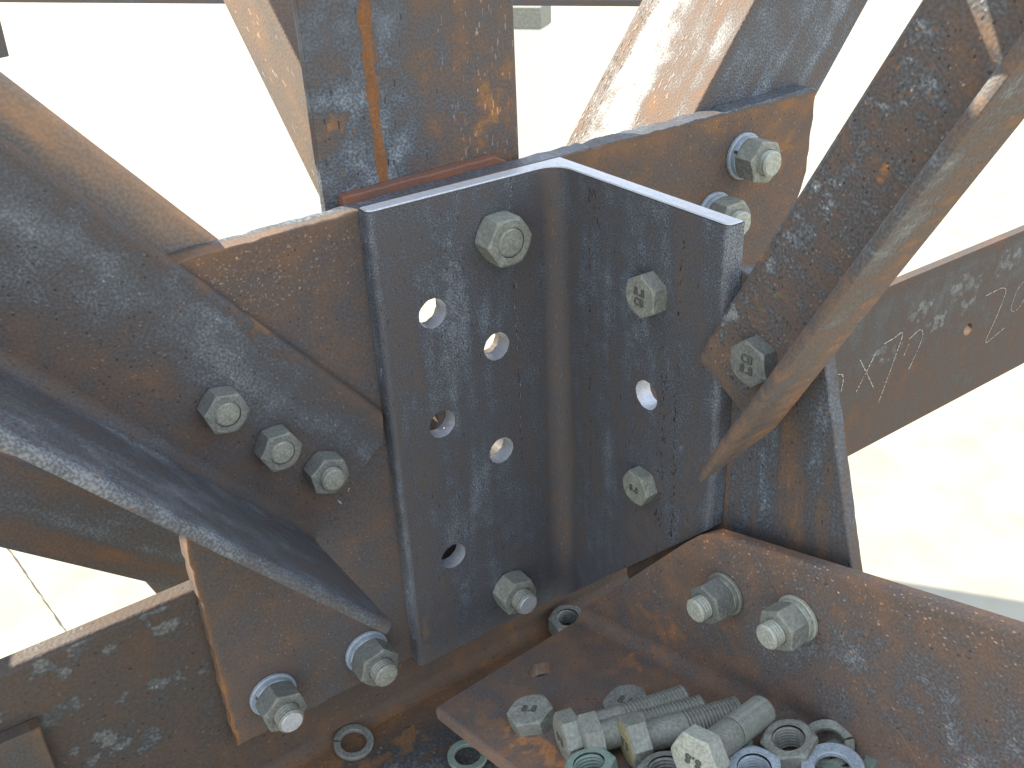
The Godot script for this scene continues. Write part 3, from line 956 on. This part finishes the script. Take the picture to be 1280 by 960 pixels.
# ---------------------------------------------------------------- horizontals
func build_horizontals() -> void:
	# left: floor leg towards the viewer
	var rect := Rect2(-0.21, -0.75, 0.48, 1.0)
	var m := steel("left_beam_steel", {"rect": rect, "px": 1020.0, "seed": 81, "base": 100.0, "w": [0.7, 0.9, 0.4, 0.0, 0.15], "spots": 17.0, "gate": 128.0, "relief": 0.06,
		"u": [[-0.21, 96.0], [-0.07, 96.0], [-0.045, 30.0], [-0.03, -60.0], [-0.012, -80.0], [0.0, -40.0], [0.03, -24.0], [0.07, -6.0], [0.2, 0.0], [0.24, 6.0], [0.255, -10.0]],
		"stops": steel_stops(Color(0.8, 0.77, 0.73), 0.9),
		"patches": [[0.19, -0.55, 0.02, 0.03, 120.0], [0.12, -0.52, 0.014, 0.05, 120.0], [0.11, -0.44, 0.012, 0.03, 110.0], [0.23, -0.4, 0.01, 0.02, 130.0], [0.15, -0.57, 0.014, 0.03, 110.0], [0.225, -0.47, 0.014, 0.035, 148.0], [0.215, -0.39, 0.012, 0.02, 128.0], [0.16, -0.42, 0.012, 0.03, 128.0], [0.16, -0.36, 0.01, 0.02, 138.0], [0.135, -0.47, 0.012, 0.03, 128.0], [0.18, -0.5, 0.012, 0.03, 118.0], [-0.05, -0.24, 0.018, 0.07, -150.0], [-0.035, -0.31, 0.02, 0.06, -110.0], [-0.08, -0.2, 0.012, 0.02, -120.0]], "pits": [[0.12, -0.7, 0.1, 0.1, 700, 1.4, 2], [0.12, -0.7, 0.1, 0.1, 600, 0.65, 3]]})
	var mesh := angle_mesh(0.258, 0.2, 0.018, 0.014, 0.005, 0.003, to(-0.9), to(0.135), [], rect)
	mesh_thing("horizontal_angle", mesh, m, frame(Vector3.UP, Vector3(0, 0, 1), Vector3(0, -0.552, -0.0465)), "heavy red brown level angle crossing the lower left under the gusset", "beam")
	# right: plain face with chalk figures
	rect = Rect2(-0.02, 0.46, 0.28, 0.66)
	m = steel("right_beam_steel", {"rect": rect, "px": 1500.0, "seed": 88, "base": 98.0, "w": [0.7, 0.9, 0.4, 0.0, 0.2], "spots": 18.0, "gate": 112.0, "relief": 0.06,
		"stops": steel_stops(Color(0.84, 0.81, 0.79), 0.95),
		"u": [[-0.02, -22.0], [0.06, -14.0], [0.12, -4.0], [0.16, 16.0], [0.19, 40.0], [0.23, 50.0], [0.243, -10.0], [0.26, -30.0]],
		"patches": [[0.16, 0.81, 0.014, 0.03, 126.0], [0.165, 0.74, 0.014, 0.02, 116.0], [0.19, 0.85, 0.02, 0.03, 106.0], [0.14, 0.9, 0.014, 0.03, 106.0], [0.15, 0.93, 0.012, 0.02, 116.0], [0.2, 0.75, 0.02, 0.04, 96.0], [0.21, 0.65, 0.02, 0.04, 96.0]], "pits": [[0.12, 0.46, 1.1, 0.08, 900, 1.4, 2], [0.12, 0.46, 1.1, 0.08, 600, 0.65, 2]]})
	mesh = angle_mesh(0.249, 0.09, 0.016, 0.012, 0.004, 0.002, to(0.0), to(1.25), [["A", 0.121, 0.723, 0.0098]], rect)
	var beam := thing("horizontal_angle", frame(Vector3(0, 1, 0), Vector3(0, 0, -1), Vector3(1.5, -0.537, -0.0402)), "level angle at the right edge with chalk figures and a small hole", "beam")
	part(beam, "angle", mesh, m)
	# chalk: local coordinates are (down, back, along X)
	var marks := [
		[Vector2(0.482, -0.3879), Vector2(0.492, -0.392), Vector2(0.4955, -0.402), Vector2(0.494, -0.418)],
		[Vector2(0.526, -0.3815), Vector2(0.545, -0.408), Vector2(0.566, -0.4384)], [Vector2(0.5577, -0.3826), Vector2(0.544, -0.405), Vector2(0.5274, -0.4307)],
		[Vector2(0.5743, -0.3736), Vector2(0.593, -0.3715), Vector2(0.613, -0.3704), Vector2(0.6035, -0.407), Vector2(0.5826, -0.4674)],
		[Vector2(0.63, -0.385), Vector2(0.6534, -0.3771), Vector2(0.6621, -0.3897), Vector2(0.655, -0.412), Vector2(0.642, -0.436)], [Vector2(0.6325, -0.392), Vector2(0.625, -0.408)],
		[Vector2(0.8064, -0.3711), Vector2(0.829, -0.37), Vector2(0.8486, -0.3706), Vector2(0.8601, -0.3803), Vector2(0.85, -0.415), Vector2(0.8332, -0.454), Vector2(0.856, -0.4515), Vector2(0.8784, -0.4455)],
		[Vector2(0.913, -0.376), Vector2(0.902, -0.378), Vector2(0.8923, -0.389), Vector2(0.886, -0.412), Vector2(0.893, -0.422), Vector2(0.91, -0.42), Vector2(0.925, -0.4), Vector2(0.93, -0.383), Vector2(0.913, -0.376)]]
	var k := 0
	for s in marks:
		k += 1
		var pts := []
		for v in s:
			pts.append(Vector2(v.x, v.y))
		# bring the stroke (drawn in world x, y) into the beam's frame
		part(beam, "chalk_mark", stroke(pts, 0.0008 if k < 5 else 0.0006, 30 + k), mats.chalk, beam.transform.affine_inverse() * Transform3D(Basis(), Vector3(0, 0, -0.0401)))
	# loose plate corner on the left beam
	rect = Rect2(-0.75, -0.6, 0.26, 0.3)
	m = steel("corner_plate_steel", {"rect": rect, "seed": 93, "base": 132.0, "stops": steel_stops(Color(0.86, 0.84, 0.8), 0.8), "w": [0.5, 0.8, 0.4, 0.0, 0.1], "u": [[-0.6, 0.0], [-0.525, 0.0], [-0.51, -70.0]], "v": [[-0.5, 0.0], [-0.362, 0.0], [-0.35, -50.0]]})
	mesh = plate_mesh(PackedVector2Array([Vector2(-0.72, -0.53), Vector2(-0.507, -0.53), Vector2(-0.507, -0.3475), Vector2(-0.72, -0.342)]), [], 0.014, 0.001, rect)
	mesh_thing("corner_plate", mesh, m, Transform3D(Basis(), Vector3(0, 0, -0.0284)), "brown plate corner lying on the beam in the lower left corner", "plate")
	# the sloping angle in front, with the loose bolts in it
	rect = Rect2(-0.21, -0.23, 0.38, 0.7)
	m = steel("front_angle_steel", {"rect": rect, "seed": 97, "base": 110.0, "w": [0.8, 1.0, 0.4, 0.12, 0.12], "spots": 18.0, "gate": 132.0, "relief": 0.045,
		"u": [[-0.21, -28.0], [-0.195, -6.0], [-0.1, 2.0], [-0.03, -4.0], [0.0, 4.0], [0.03, 2.0], [0.07, 30.0], [0.11, 14.0], [0.145, -18.0], [0.163, -40.0]],
		"v": [[-0.23, -6.0], [0.0, -12.0], [0.12, 10.0], [0.4, 10.0]],
		"stops": steel_stops(Color(1.2, 1.13, 1.06), 0.95),
		"patches": [[0.02, -0.08, 0.05, 0.05, -44.0], [-0.03, -0.1, 0.02, 0.02, -50.0], [-0.06, -0.03, 0.012, 0.012, -110.0], [-0.165, -0.13, 0.012, 0.05, -60.0], [-0.16, -0.06, 0.012, 0.05, -90.0], [-0.15, 0.0, 0.012, 0.03, -110.0], [0.085, 0.15, 0.03, 0.08, 34.0], [0.05, 0.25, 0.03, 0.06, 44.0], [0.06, 0.0, 0.03, 0.04, 26.0]], "pits": [[0.08, -0.2, 0.4, 0.05, 900, 1.4, 2], [0.14, 0.0, 0.4, 0.012, 260, 1.6, 3], [0.0, -0.2, 0.4, 0.12, 700, 0.65, 3]]})
	var z0 := func(q: Vector2) -> float:
		if q.y > 0.02:
			return -0.21 + q.y * 0.09
		return -0.209 + maxf(0.0, q.x - 0.02) * 1.5 + maxf(0.0, q.x - 0.157) * 2.0
	# one open bolt hole in its floor
	mesh = angle_mesh(0.163, 0.202, 0.012, 0.014, 0.005, 0.002, z0, to(0.5), [["B", 0.1, -0.163, 0.0125]], rect)
	mesh_thing("front_angle", mesh, m, frame(Vector3(0, 0.955, -0.296), Vector3(-1, 0, 0), Vector3(0.0, -0.4155, 0.2492)), "rusty sloping angle at the lower right, two nuts on its wall, loose bolts inside", "brace")


# ---------------------------------------------------------------- the splice angle
func build_splice_angle() -> void:
	var t := 0.016
	var rect := Rect2(-0.22, -0.48, 0.42, 0.485)
	var m := steel("splice_steel", {"rect": rect, "px": 2100.0, "seed": 103, "base": 156.0, "w": [0.55, 0.6, 0.62, 0.34, 0.0], "spots": 6.0, "gate": 150.0, "relief": 0.05,
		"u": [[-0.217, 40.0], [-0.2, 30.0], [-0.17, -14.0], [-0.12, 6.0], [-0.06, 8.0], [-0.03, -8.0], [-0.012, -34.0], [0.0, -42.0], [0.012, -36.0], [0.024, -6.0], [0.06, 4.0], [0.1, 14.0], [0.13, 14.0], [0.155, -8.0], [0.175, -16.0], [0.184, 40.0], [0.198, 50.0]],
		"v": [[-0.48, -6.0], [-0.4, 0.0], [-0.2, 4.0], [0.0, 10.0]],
		"stops": steel_stops(Color(0.97, 0.97, 0.98), 0.75),
		"patches": [[0.125, -0.09, 0.03, 0.06, 26.0], [0.15, -0.15, 0.02, 0.05, -26.0], [0.17, -0.42, 0.006, 0.05, -70.0], [-0.17, -0.24, 0.02, 0.06, -44.0], [-0.15, -0.1, 0.02, 0.05, -24.0], [0.14, -0.4, 0.02, 0.03, -40.0], [-0.09, -0.1, 0.03, 0.07, 20.0]],
		"pits": [[0.0, -0.47, 0.0, 0.12, 900, 0.72, 4], [0.0, -0.47, 0.0, 0.12, 400, 1.25, 2], [-0.155, -0.3, -0.02, 0.0012, 46, 0.32], [-0.137, -0.42, -0.02, 0.0014, 50, 0.32], [-0.141, -0.3, -0.15, 0.0016, 40, 0.3], [-0.157, -0.3, -0.12, 0.0016, 34, 0.35], [-0.044, -0.3, -0.005, 0.0006, 46, 0.4], [0.048, -0.3, 0.0, 0.0007, 40, 0.5], [0.048, -0.25, 0.0, 0.001, 50, 1.5],
			[0.189, -0.45, 0.0, 0.0008, 60, 1.7], [-0.1, -0.4, 0.0, 0.06, 160, 0.6], [0.12, -0.46, 0.0, 0.05, 200, 0.62], [0.0, -0.45, 0.0, 0.004, 90, 1.35], [-0.05, -0.04, -0.01, 0.003, 24, 0.4]]})
	var z0 := func(q: Vector2) -> float: return -0.47 + maxf(0.0, q.y - t - 0.006) * 1.05
	var hs := []
	for h in [[-0.1325, -0.0989], [-0.0707, -0.1499], [-0.1327, -0.2068], [-0.0718, -0.2595], [-0.1332, -0.3549]]:
		hs.append(["A", t - h[0], h[1], 0.0135])
	hs.append(["B", 0.1195 + t, -0.1726, 0.0135])
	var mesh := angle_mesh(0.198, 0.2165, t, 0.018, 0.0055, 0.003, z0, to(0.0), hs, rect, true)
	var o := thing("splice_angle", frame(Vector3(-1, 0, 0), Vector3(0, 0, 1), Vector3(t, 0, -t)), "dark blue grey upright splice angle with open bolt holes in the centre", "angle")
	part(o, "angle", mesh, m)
	for h in hs:
		var st := begin()
		var is_a: bool = h[0] == "A"
		wall_of_hole(st, [h[1], h[2], h[3]], func(v: Vector2, z: float) -> Vector3: return Vector3(v.x, z, v.y) if is_a else Vector3(z, v.x, v.y), 0.0, t, func(v: Vector2) -> Vector2: return v)
		part(o, "drilled_hole", st.commit(), mats.drilled)
	# its upper end is a fresh saw cut, the arrises a little broken
	var ring := PackedVector2Array([Vector2(0.001, 0.001), Vector2(0.197, 0.001), Vector2(0.197, t - 0.006)])
	for k in 6:
		ring.append(Vector2(0.198 - 0.006, t - 0.006) + Vector2.from_angle(PI / 2 * k / 5.0) * 0.005)
	for k in 9:
		ring.append(Vector2(t + 0.018, t + 0.018) + Vector2.from_angle(PI * 1.5 - PI / 2 * k / 8.0) * 0.0188)
	for k in 6:
		ring.append(Vector2(t - 0.006, 0.2165 - 0.006) + Vector2.from_angle(PI / 2 * k / 5.0) * 0.005)
	ring.append(Vector2(0.001, 0.2155))
	part(o, "cut_end", plate_mesh(ring, [], 0.002, 0.0009, Rect2(0, 0, 1, 1)), mats.sawn, Transform3D(Basis(), Vector3(0, 0, -0.0008)))


# ---------------------------------------------------------------- bolts
const R := 0.012

func nut_mesh(open: bool, h := 0.022) -> ArrayMesh:
	var st := begin()
	hexagon(st, 0.0375, h, true, true, R + 0.0004)
	if open:
		thread(st, R - 0.0012, 0.0014, 0.0006, h - 0.0006, 0.003, -1.0)
	else:
		lathe(st, [[R + 0.0004, 0.0], [R + 0.0004, h]])
	return st.commit()


func washer_mesh(ro: float, ri: float, h: float) -> ArrayMesh:
	var st := begin()
	var c := h * 0.18
	lathe(st, [[ri, 0.0], [ro - c, 0.0], [ro, c], [ro, h - c], [ro - c, h], [ri + c, h], [ri, h - c], [ri, 0.0]])
	return st.commit()


# split spring washer: a square coil, its cut ends a little apart and out of level
func spring_washer_mesh(ro: float, ri: float, h: float, rise: float) -> ArrayMesh:
	var st := begin()
	var seg := 48
	var gap := 0.16
	var prof := [Vector2(ri, 0), Vector2(ro - 0.0006, 0), Vector2(ro, 0.0006), Vector2(ro, h - 0.0006), Vector2(ro - 0.0006, h), Vector2(ri + 0.0006, h), Vector2(ri, h - 0.0006)]
	for k in seg:
		var ta := lerpf(gap * 0.5, TAU - gap * 0.5, float(k) / seg)
		var tb := lerpf(gap * 0.5, TAU - gap * 0.5, float(k + 1) / seg)
		var la := rise * k / seg
		var lb := rise * (k + 1) / seg
		for j in prof.size():
			var p: Vector2 = prof[j]
			var q: Vector2 = prof[(j + 1) % prof.size()]
			var d := (q - p).normalized()
			var at := func(v: Vector2, th: float, lift: float) -> Vector3: return Vector3(cos(th) * v.x, sin(th) * v.x, v.y + lift)
			var n1 := Vector3(cos(ta) * d.y, sin(ta) * d.y, -d.x)
			var n2 := Vector3(cos(tb) * d.y, sin(tb) * d.y, -d.x)
			quad(st, [at.call(p, ta, la), at.call(q, ta, la), at.call(q, tb, lb), at.call(p, tb, lb)], [n1, n1, n2, n2], [Vector2.ZERO, Vector2.ZERO, Vector2.ZERO, Vector2.ZERO])
	for e in [[gap * 0.5, 0.0, -1.0], [TAU - gap * 0.5, rise, 1.0]]:
		var n: Vector3 = Vector3(-sin(e[0]), cos(e[0]), 0) * float(e[2])
		for j in range(1, prof.size() - 1):
			var w := []
			for v in [prof[0], prof[j], prof[j + 1]]:
				w.append(Vector3(cos(e[0]) * v.x, sin(e[0]) * v.x, v.y + e[1]))
			tri(st, w[0], w[1], w[2], n, n, n, Vector2.ZERO, Vector2.ZERO, Vector2.ZERO)
	return st.commit()


func rod_end_mesh(z0: float, z1: float) -> ArrayMesh:
	var st := begin()
	thread(st, R, 0.0013, z0, z1 - 0.0016, 0.003)
	lathe(st, [[R, z1 - 0.0016], [R - 0.0018, z1], [0.0, z1 + 0.0002]])
	return st.commit()


# bolt, head from z = -hh to 0 (outer face at -hh), shank 0 to length
func head_mesh() -> ArrayMesh:
	var st := begin()
	hexagon(st, 0.037, 0.0155, true, false)
	return st.commit()


func shank_mesh(length: float, plain: float) -> ArrayMesh:
	var st := begin()
	lathe(st, [[R + 0.0012, 0.0], [R, 0.0012], [R, plain], [R - 0.0006, plain + 0.001]])
	thread(st, R, 0.0024, plain + 0.0006, length - 0.002, 0.003)
	lathe(st, [[R, length - 0.002], [R - 0.0018, length], [0.0, length + 0.0002]])
	return st.commit()


func letters(text: String, size: float) -> TextMesh:
	var t := TextMesh.new()
	var f := SystemFont.new()
	f.font_names = PackedStringArray(["Droid Sans"])
	f.font_weight = 700
	t.font = f
	t.text = text
	t.font_size = 32
	t.pixel_size = size / 32.0
	t.depth = 0.0016
	return t


# along: unit vector out of the steel; spin: turn about it
func seat(at: Vector3, along: Vector3, spin: float) -> Transform3D:
	var up := Vector3.UP if absf(along.y) < 0.9 else Vector3.RIGHT
	var x := up.cross(along).normalized()
	var b := Basis(x, along.cross(x), along)
	return Transform3D(b * Basis(Vector3(0, 0, 1), spin), at)


func through_bolt(at: Vector3, along: Vector3, spin: float, label: String, washers: int, out: float, nut_mat: Material, rod_mat: Material, washer_mat: Material, size := 1.0) -> Node3D:
	var o := thing("bolt_with_nut", seat(at, along, spin).scaled_local(Vector3.ONE * size), label, "bolt", "tightened bolts of the joint")
	var z := 0.0
	if washers > 0:
		part(o, "flat_washer", washer_mesh(0.0222, 0.0125, 0.004), washer_mat)
		z += 0.004
	if washers > 1:
		part(o, "spring_washer", spring_washer_mesh(0.0196, 0.0124, 0.0046, 0.0), washer_mat, Transform3D(Basis(Vector3(0, 0, 1), 2.4), Vector3(0, 0, z)))
		z += 0.0046
	part(o, "nut", nut_mesh(false), nut_mat, Transform3D(Basis(), Vector3(0, 0, z)))
	part(o, "rod", rod_end_mesh(-0.02, z + 0.022 + out), rod_mat)
	return o


func headed_bolt(at: Vector3, along: Vector3, spin: float, label: String, m: Material, lines: Array, size := 1.0) -> Node3D:
	var o := thing("headed_bolt", seat(at, along, 0.0).scaled_local(Vector3.ONE * size), label, "bolt", "tightened bolts of the joint")
	var h := part(o, "head", head_mesh(), m, Transform3D(Basis(Vector3(0, 0, 1), spin), Vector3.ZERO))
	marks(h, lines, -spin)
	var st := begin()
	lathe(st, [[R, -0.03], [R, 0.0004]])
	part(o, "shank", st.commit(), m)
	return o


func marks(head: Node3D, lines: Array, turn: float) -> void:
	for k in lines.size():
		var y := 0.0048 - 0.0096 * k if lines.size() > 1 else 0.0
		part(head, "marking", letters(lines[k], 0.0104), mats.grime_and_shade, Transform3D(Basis(Vector3(0, 0, 1), turn), Vector3.ZERO) * Transform3D(Basis(), Vector3(0, y, 0.0156)))


func build_fasteners() -> void:
	var z := Vector3(0, 0, 1)
	var l := Vector3(-1, 0, 0)
	through_bolt(Vector3(-0.3204, -0.1201, -0.0058), z, 0.32, "flush nut highest on the wide left brace", 0, 0.0005, mats.galv_dark, mats.galv, mats.zinc, 0.83)
	through_bolt(Vector3(-0.2845, -0.1687, -0.0058), z, 0.5, "middle one of three nuts on the wide left brace", 0, 0.001, mats.galv_dark, mats.galv, mats.zinc, 0.83)
	through_bolt(Vector3(-0.248, -0.2075, -0.0058), z, 0.15, "nut lowest on the left brace, its bolt end standing proud", 0, 0.008, mats.galv_dark, mats.galv, mats.zinc, 0.83)
	through_bolt(Vector3(-0.066, -0.0464, 0.0002), z, 0.55, "large nut with flush bolt end at the top of the splice angle", 0, 0.0008, mats.galv, mats.galv, mats.zinc, 1.06)
	var b := through_bolt(Vector3(-0.0731, -0.4247, 0.0002), z, 0.3, "nut with bright stub of bolt at the foot of the splice angle", 0, 0.013, mats.galv, mats.galv, mats.zinc)
	bright_end(b, 0.022 + 0.013)
	b = through_bolt(Vector3(-0.325, -0.4274, -0.0158), z, 0.2, "washered nut with bright bolt end in the lower left gusset corner", 2, 0.0125, mats.galv_dark, mats.galv, mats.zinc)
	bright_end(b, 0.0431)
	through_bolt(Vector3(-0.2297, -0.4314, -0.0158), z, 0.75, "washered nut on the gusset just under the left brace tip", 2, 0.0125, mats.galv_dark, mats.galv, mats.zinc)
	through_bolt(Vector3(0.246, -0.045, -0.0158), z, 0.3, "washered nut in the upper right corner of the gusset plate", 2, 0.008, mats.galv, mats.galv_pale, mats.zinc, 1.06)
	through_bolt(Vector3(0.2087, -0.0976, -0.0158), z, 0.6, "washered nut partly hidden behind the splice angle's right edge", 2, 0.008, mats.galv, mats.galv_pale, mats.zinc, 1.06)
	headed_bolt(Vector3(-0.0102, -0.0828, 0.2467), l, 0.2, "large marked bolt head low on the right brace", mats.galv_dark, ["CB", "8.8"], 0.86)
	headed_bolt(Vector3(-0.0002, -0.0764, 0.1235), l, 0.0, "upper bolt head on the splice angle's right leg", mats.galv, ["8.8", "CB"], 0.9)
	headed_bolt(Vector3(-0.0002, -0.263, 0.1205), l, 0.5, "lower bolt head on the splice angle's right leg", mats.galv, ["8.8"], 0.82)
	through_bolt(Vector3(-0.0122, -0.304, 0.2355), l, 0.3, "washered nut nearest the end of the sloping front angle", 2, 0.013, mats.galv_dark, mats.galv_pale, mats.galv, 0.84)
	through_bolt(Vector3(-0.0122, -0.278, 0.308), l, 0.05, "right hand one of two nuts on the sloping front angle", 2, 0.013, mats.galv, mats.galv_pale, mats.galv_pale, 0.84)


func bright_end(o: Node3D, z: float) -> void:
	var st := begin()
	lathe(st, [[R - 0.0019, 0.0], [R - 0.0022, 0.0006], [0.0, 0.0008]])
	part(o, "bright_tip", st.commit(), mats.polished, Transform3D(Basis(), Vector3(0, 0, z)))


# ---------------------------------------------------------------- loose things
func floor_at(u: float, v: float, h: float) -> Vector3:
	# point of the sloping floor: u metres out from the wall, v metres along it, h above it
	return Vector3(-u, -0.404, 0.2456) + Vector3(0, 0.296, 0.955) * v + Vector3(0, 0.955, -0.296) * h


func loose_bolt(head: Vector3, tip: Vector3, spin: float, label: String, m: Material, face: Material, length: float) -> Node3D:
	var d := (tip - head).normalized()
	var o := thing("loose_bolt", seat(head, d, spin), label, "bolt", "loose bolts and nuts in the front angle")
	var h := part(o, "head", head_mesh(), m, Transform3D(Basis(Vector3(1, 0, 0), PI), Vector3(0, 0, 0.0)))
	if face != m:
		var st := begin()
		lathe(st, [[0.0172, 0.0], [0.0168, 0.0004], [0.0, 0.0004]])
		part(o, "stained_face", st.commit(), face, Transform3D(Basis(Vector3(1, 0, 0), PI), Vector3(0, 0, -0.0156)))
	marks(h, ["8.8"], 0.4)
	part(o, "shank", shank_mesh(length, length * 0.42), mats.galv)
	return o


func lie(at: Vector3, normal: Vector3, spin: float) -> Transform3D:
	return seat(at, normal.normalized(), spin)


func build_loose_hardware() -> void:
	var n := Vector3(0, 0.955, -0.296)
	var grp := "loose bolts and nuts in the front angle"
	loose_bolt_to(floor_at(0.0562, -0.0022, 0.0125), floor_at(0.157, -0.0321, 0.0185), 0.2, "loose bolt furthest back in the row, only its thin head side and thread showing", mats.galv, mats.galv, 0.098)
	loose_bolt_to(floor_at(0.0572, 0.02, 0.0125), floor_at(0.1442, -0.0132, 0.0188), 0.5, "loose bolt with grey marked head, second from the back of the row", mats.galv, mats.galv, 0.09)
	loose_bolt_to(floor_at(0.0405, 0.0444, 0.0125), floor_at(0.1178, 0.0188, 0.0188), 0.1, "loose bolt with a yellow stained head face lying in the row", mats.galv, mats.stained, 0.084)
	loose_bolt_to(floor_at(0.0451, 0.0772, 0.03), floor_at(0.1174, 0.0932, 0.042), 0.35, "loose bolt lying on top of the pile with its thread end up the wall", mats.galv_pale, mats.galv_pale, 0.078)
	# two bolts dropped head up through the floor
	var o := thing("loose_bolt", lie(floor_at(0.1534, -0.0976, 0.0), n + Vector3(-0.1, 0, 0.1), 0.0), "bolt head standing alone left of the pile, bolt dropped in a hole", "bolt", grp)
	var h := part(o, "head", head_mesh(), mats.galv, Transform3D(Basis(Vector3(0, 0, 1), 0.35), Vector3.ZERO))
	marks(h, ["8.8"], 0.3)
	o = thing("loose_bolt", lie(floor_at(0.0902, -0.0402, 0.0), n + Vector3(-0.2, 0, 0.15), 0.0), "dull bolt head lying behind the row of loose bolts", "bolt", grp)
	h = part(o, "head", head_mesh(), mats.galv_dark, Transform3D(Basis(Vector3(0, 0, 1), 0.1), Vector3.ZERO))
	marks(h, ["8.8"], 0.2)
	mesh_thing("hex_nut", nut_mesh(true), mats.galv, lie(floor_at(0.05, 0.1055, 0.002), n + Vector3(-0.14, 0, 0.14), 0.3), "dull loose nut with open thread, under the wall right of the pile", "nut", grp)
	mesh_thing("hex_nut", nut_mesh(true), mats.zinc, lie(floor_at(0.0915, 0.107, 0.002), n + Vector3(-0.1, 0, 0.25), 0.8), "shiny loose nut at the bottom edge of the photo", "nut", grp)
	mesh_thing("hex_nut", nut_mesh(true), mats.zinc_green, lie(floor_at(0.0876, 0.0765, 0.0005), n, 0.5), "greenish loose nut hidden under the topmost loose bolt", "nut", grp)
	mesh_thing("hex_nut", nut_mesh(true), mats.galv_dark, lie(floor_at(0.135, 0.06, 0.0005), n, 0.1), "dark loose nut beneath the two front bolt heads", "nut", grp)
	mesh_thing("hex_nut", nut_mesh(true), mats.zinc_green, lie(floor_at(0.17, 0.012, 0.0005), n, 0.6), "greenish loose nut at the floor edge under the bolt heads", "nut", grp)
	mesh_thing("flat_washer", washer_mesh(0.0222, 0.0125, 0.004), mats.zinc_green, lie(floor_at(0.0244, 0.136, 0.001), n, 0.0), "greenish flat washer under the other two washers", "washer", grp)
	mesh_thing("spring_washer", spring_washer_mesh(0.0196, 0.0124, 0.0046, 0.002), mats.galv, lie(floor_at(0.027, 0.121, 0.007), n + Vector3(-0.35, 0, 0.35), 1.0), "grey split washer leaning on two flat washers by the wall", "washer", grp)
	mesh_thing("flat_washer", washer_mesh(0.0222, 0.0125, 0.004), mats.zinc, lie(floor_at(0.0476, 0.143, 0.009), n + Vector3(-0.1, 0, 0.2), 0.0), "bright pale blue flat washer at the bottom edge of the photo", "washer", grp)
	# on the beam below
	mesh_thing("spring_washer", spring_washer_mesh(0.0196, 0.0128, 0.0046, 0.0025), mats.galv_dark, lie(Vector3(-0.2602, -0.5325, -0.0075), Vector3(0.05, 1, 0.12), -2.2), "grey split washer on orange rust at the foot of the gusset", "washer", grp)
	mesh_thing("spring_washer", spring_washer_mesh(0.0196, 0.0128, 0.0046, 0.002), mats.zinc_green, lie(Vector3(-0.1787, -0.5335, 0.0743), Vector3(0, 1, 0), 0.8), "grey green split washer on blue steel, cut by the photo's bottom edge", "washer", grp)
	mesh_thing("hex_nut", nut_mesh(true), mats.galv_dark, lie(Vector3(0.006, -0.5335, -0.005), Vector3(-0.05, 1, 0.08), 0.4), "dark loose nut in the groove under the splice angle corner", "nut", grp)


# flakes of rust and grit that have come to rest on the two upward faces
func build_grit() -> void:
	var r2 := RandomNumberGenerator.new()
	r2.seed = 77
	var st := begin()
	lathe(st, [[0.0, 0.0], [0.0011, 0.0002], [0.0008, 0.0007], [0.0, 0.0008]], 6)
	var mm := MultiMesh.new()
	mm.transform_format = MultiMesh.TRANSFORM_3D
	mm.mesh = st.commit()
	mm.instance_count = 420
	for i in 420:
		var at: Vector3
		var up: Vector3
		if i < 270:
			at = floor_at(r2.randf_range(0.02, 0.19), r2.randf_range(-0.17, 0.2), 0.0)
			up = Vector3(0, 0.955, -0.296)
		else:
			at = Vector3(r2.randf_range(-0.4, 0.05), -0.534, r2.randf_range(-0.012, 0.13))
			up = Vector3.UP
		var tr := seat(at, up, r2.randf() * TAU)
		var k := r2.randf_range(0.25, 1.0) * (1.6 if r2.randf() < 0.08 else 1.0)
		tr.basis = tr.basis * Basis.from_scale(Vector3(k * r2.randf_range(0.6, 1.5), k, k * 0.8))
		mm.set_instance_transform(i, tr)
	var o := MultiMeshInstance3D.new()
	o.name = "rust_flakes"
	o.multimesh = mm
	o.material_override = mats.rust
	o.set_meta("kind", "stuff")
	o.set_meta("label", "tiny rust flakes and grit scattered round the loose bolts")
	o.set_meta("category", "grit")
	add_child(o, true)


func loose_bolt_to(tip: Vector3, head: Vector3, spin: float, label: String, m: Material, face: Material, length: float) -> void:
	loose_bolt(tip + (head - tip).normalized() * length, tip, spin, label, m, face, length)
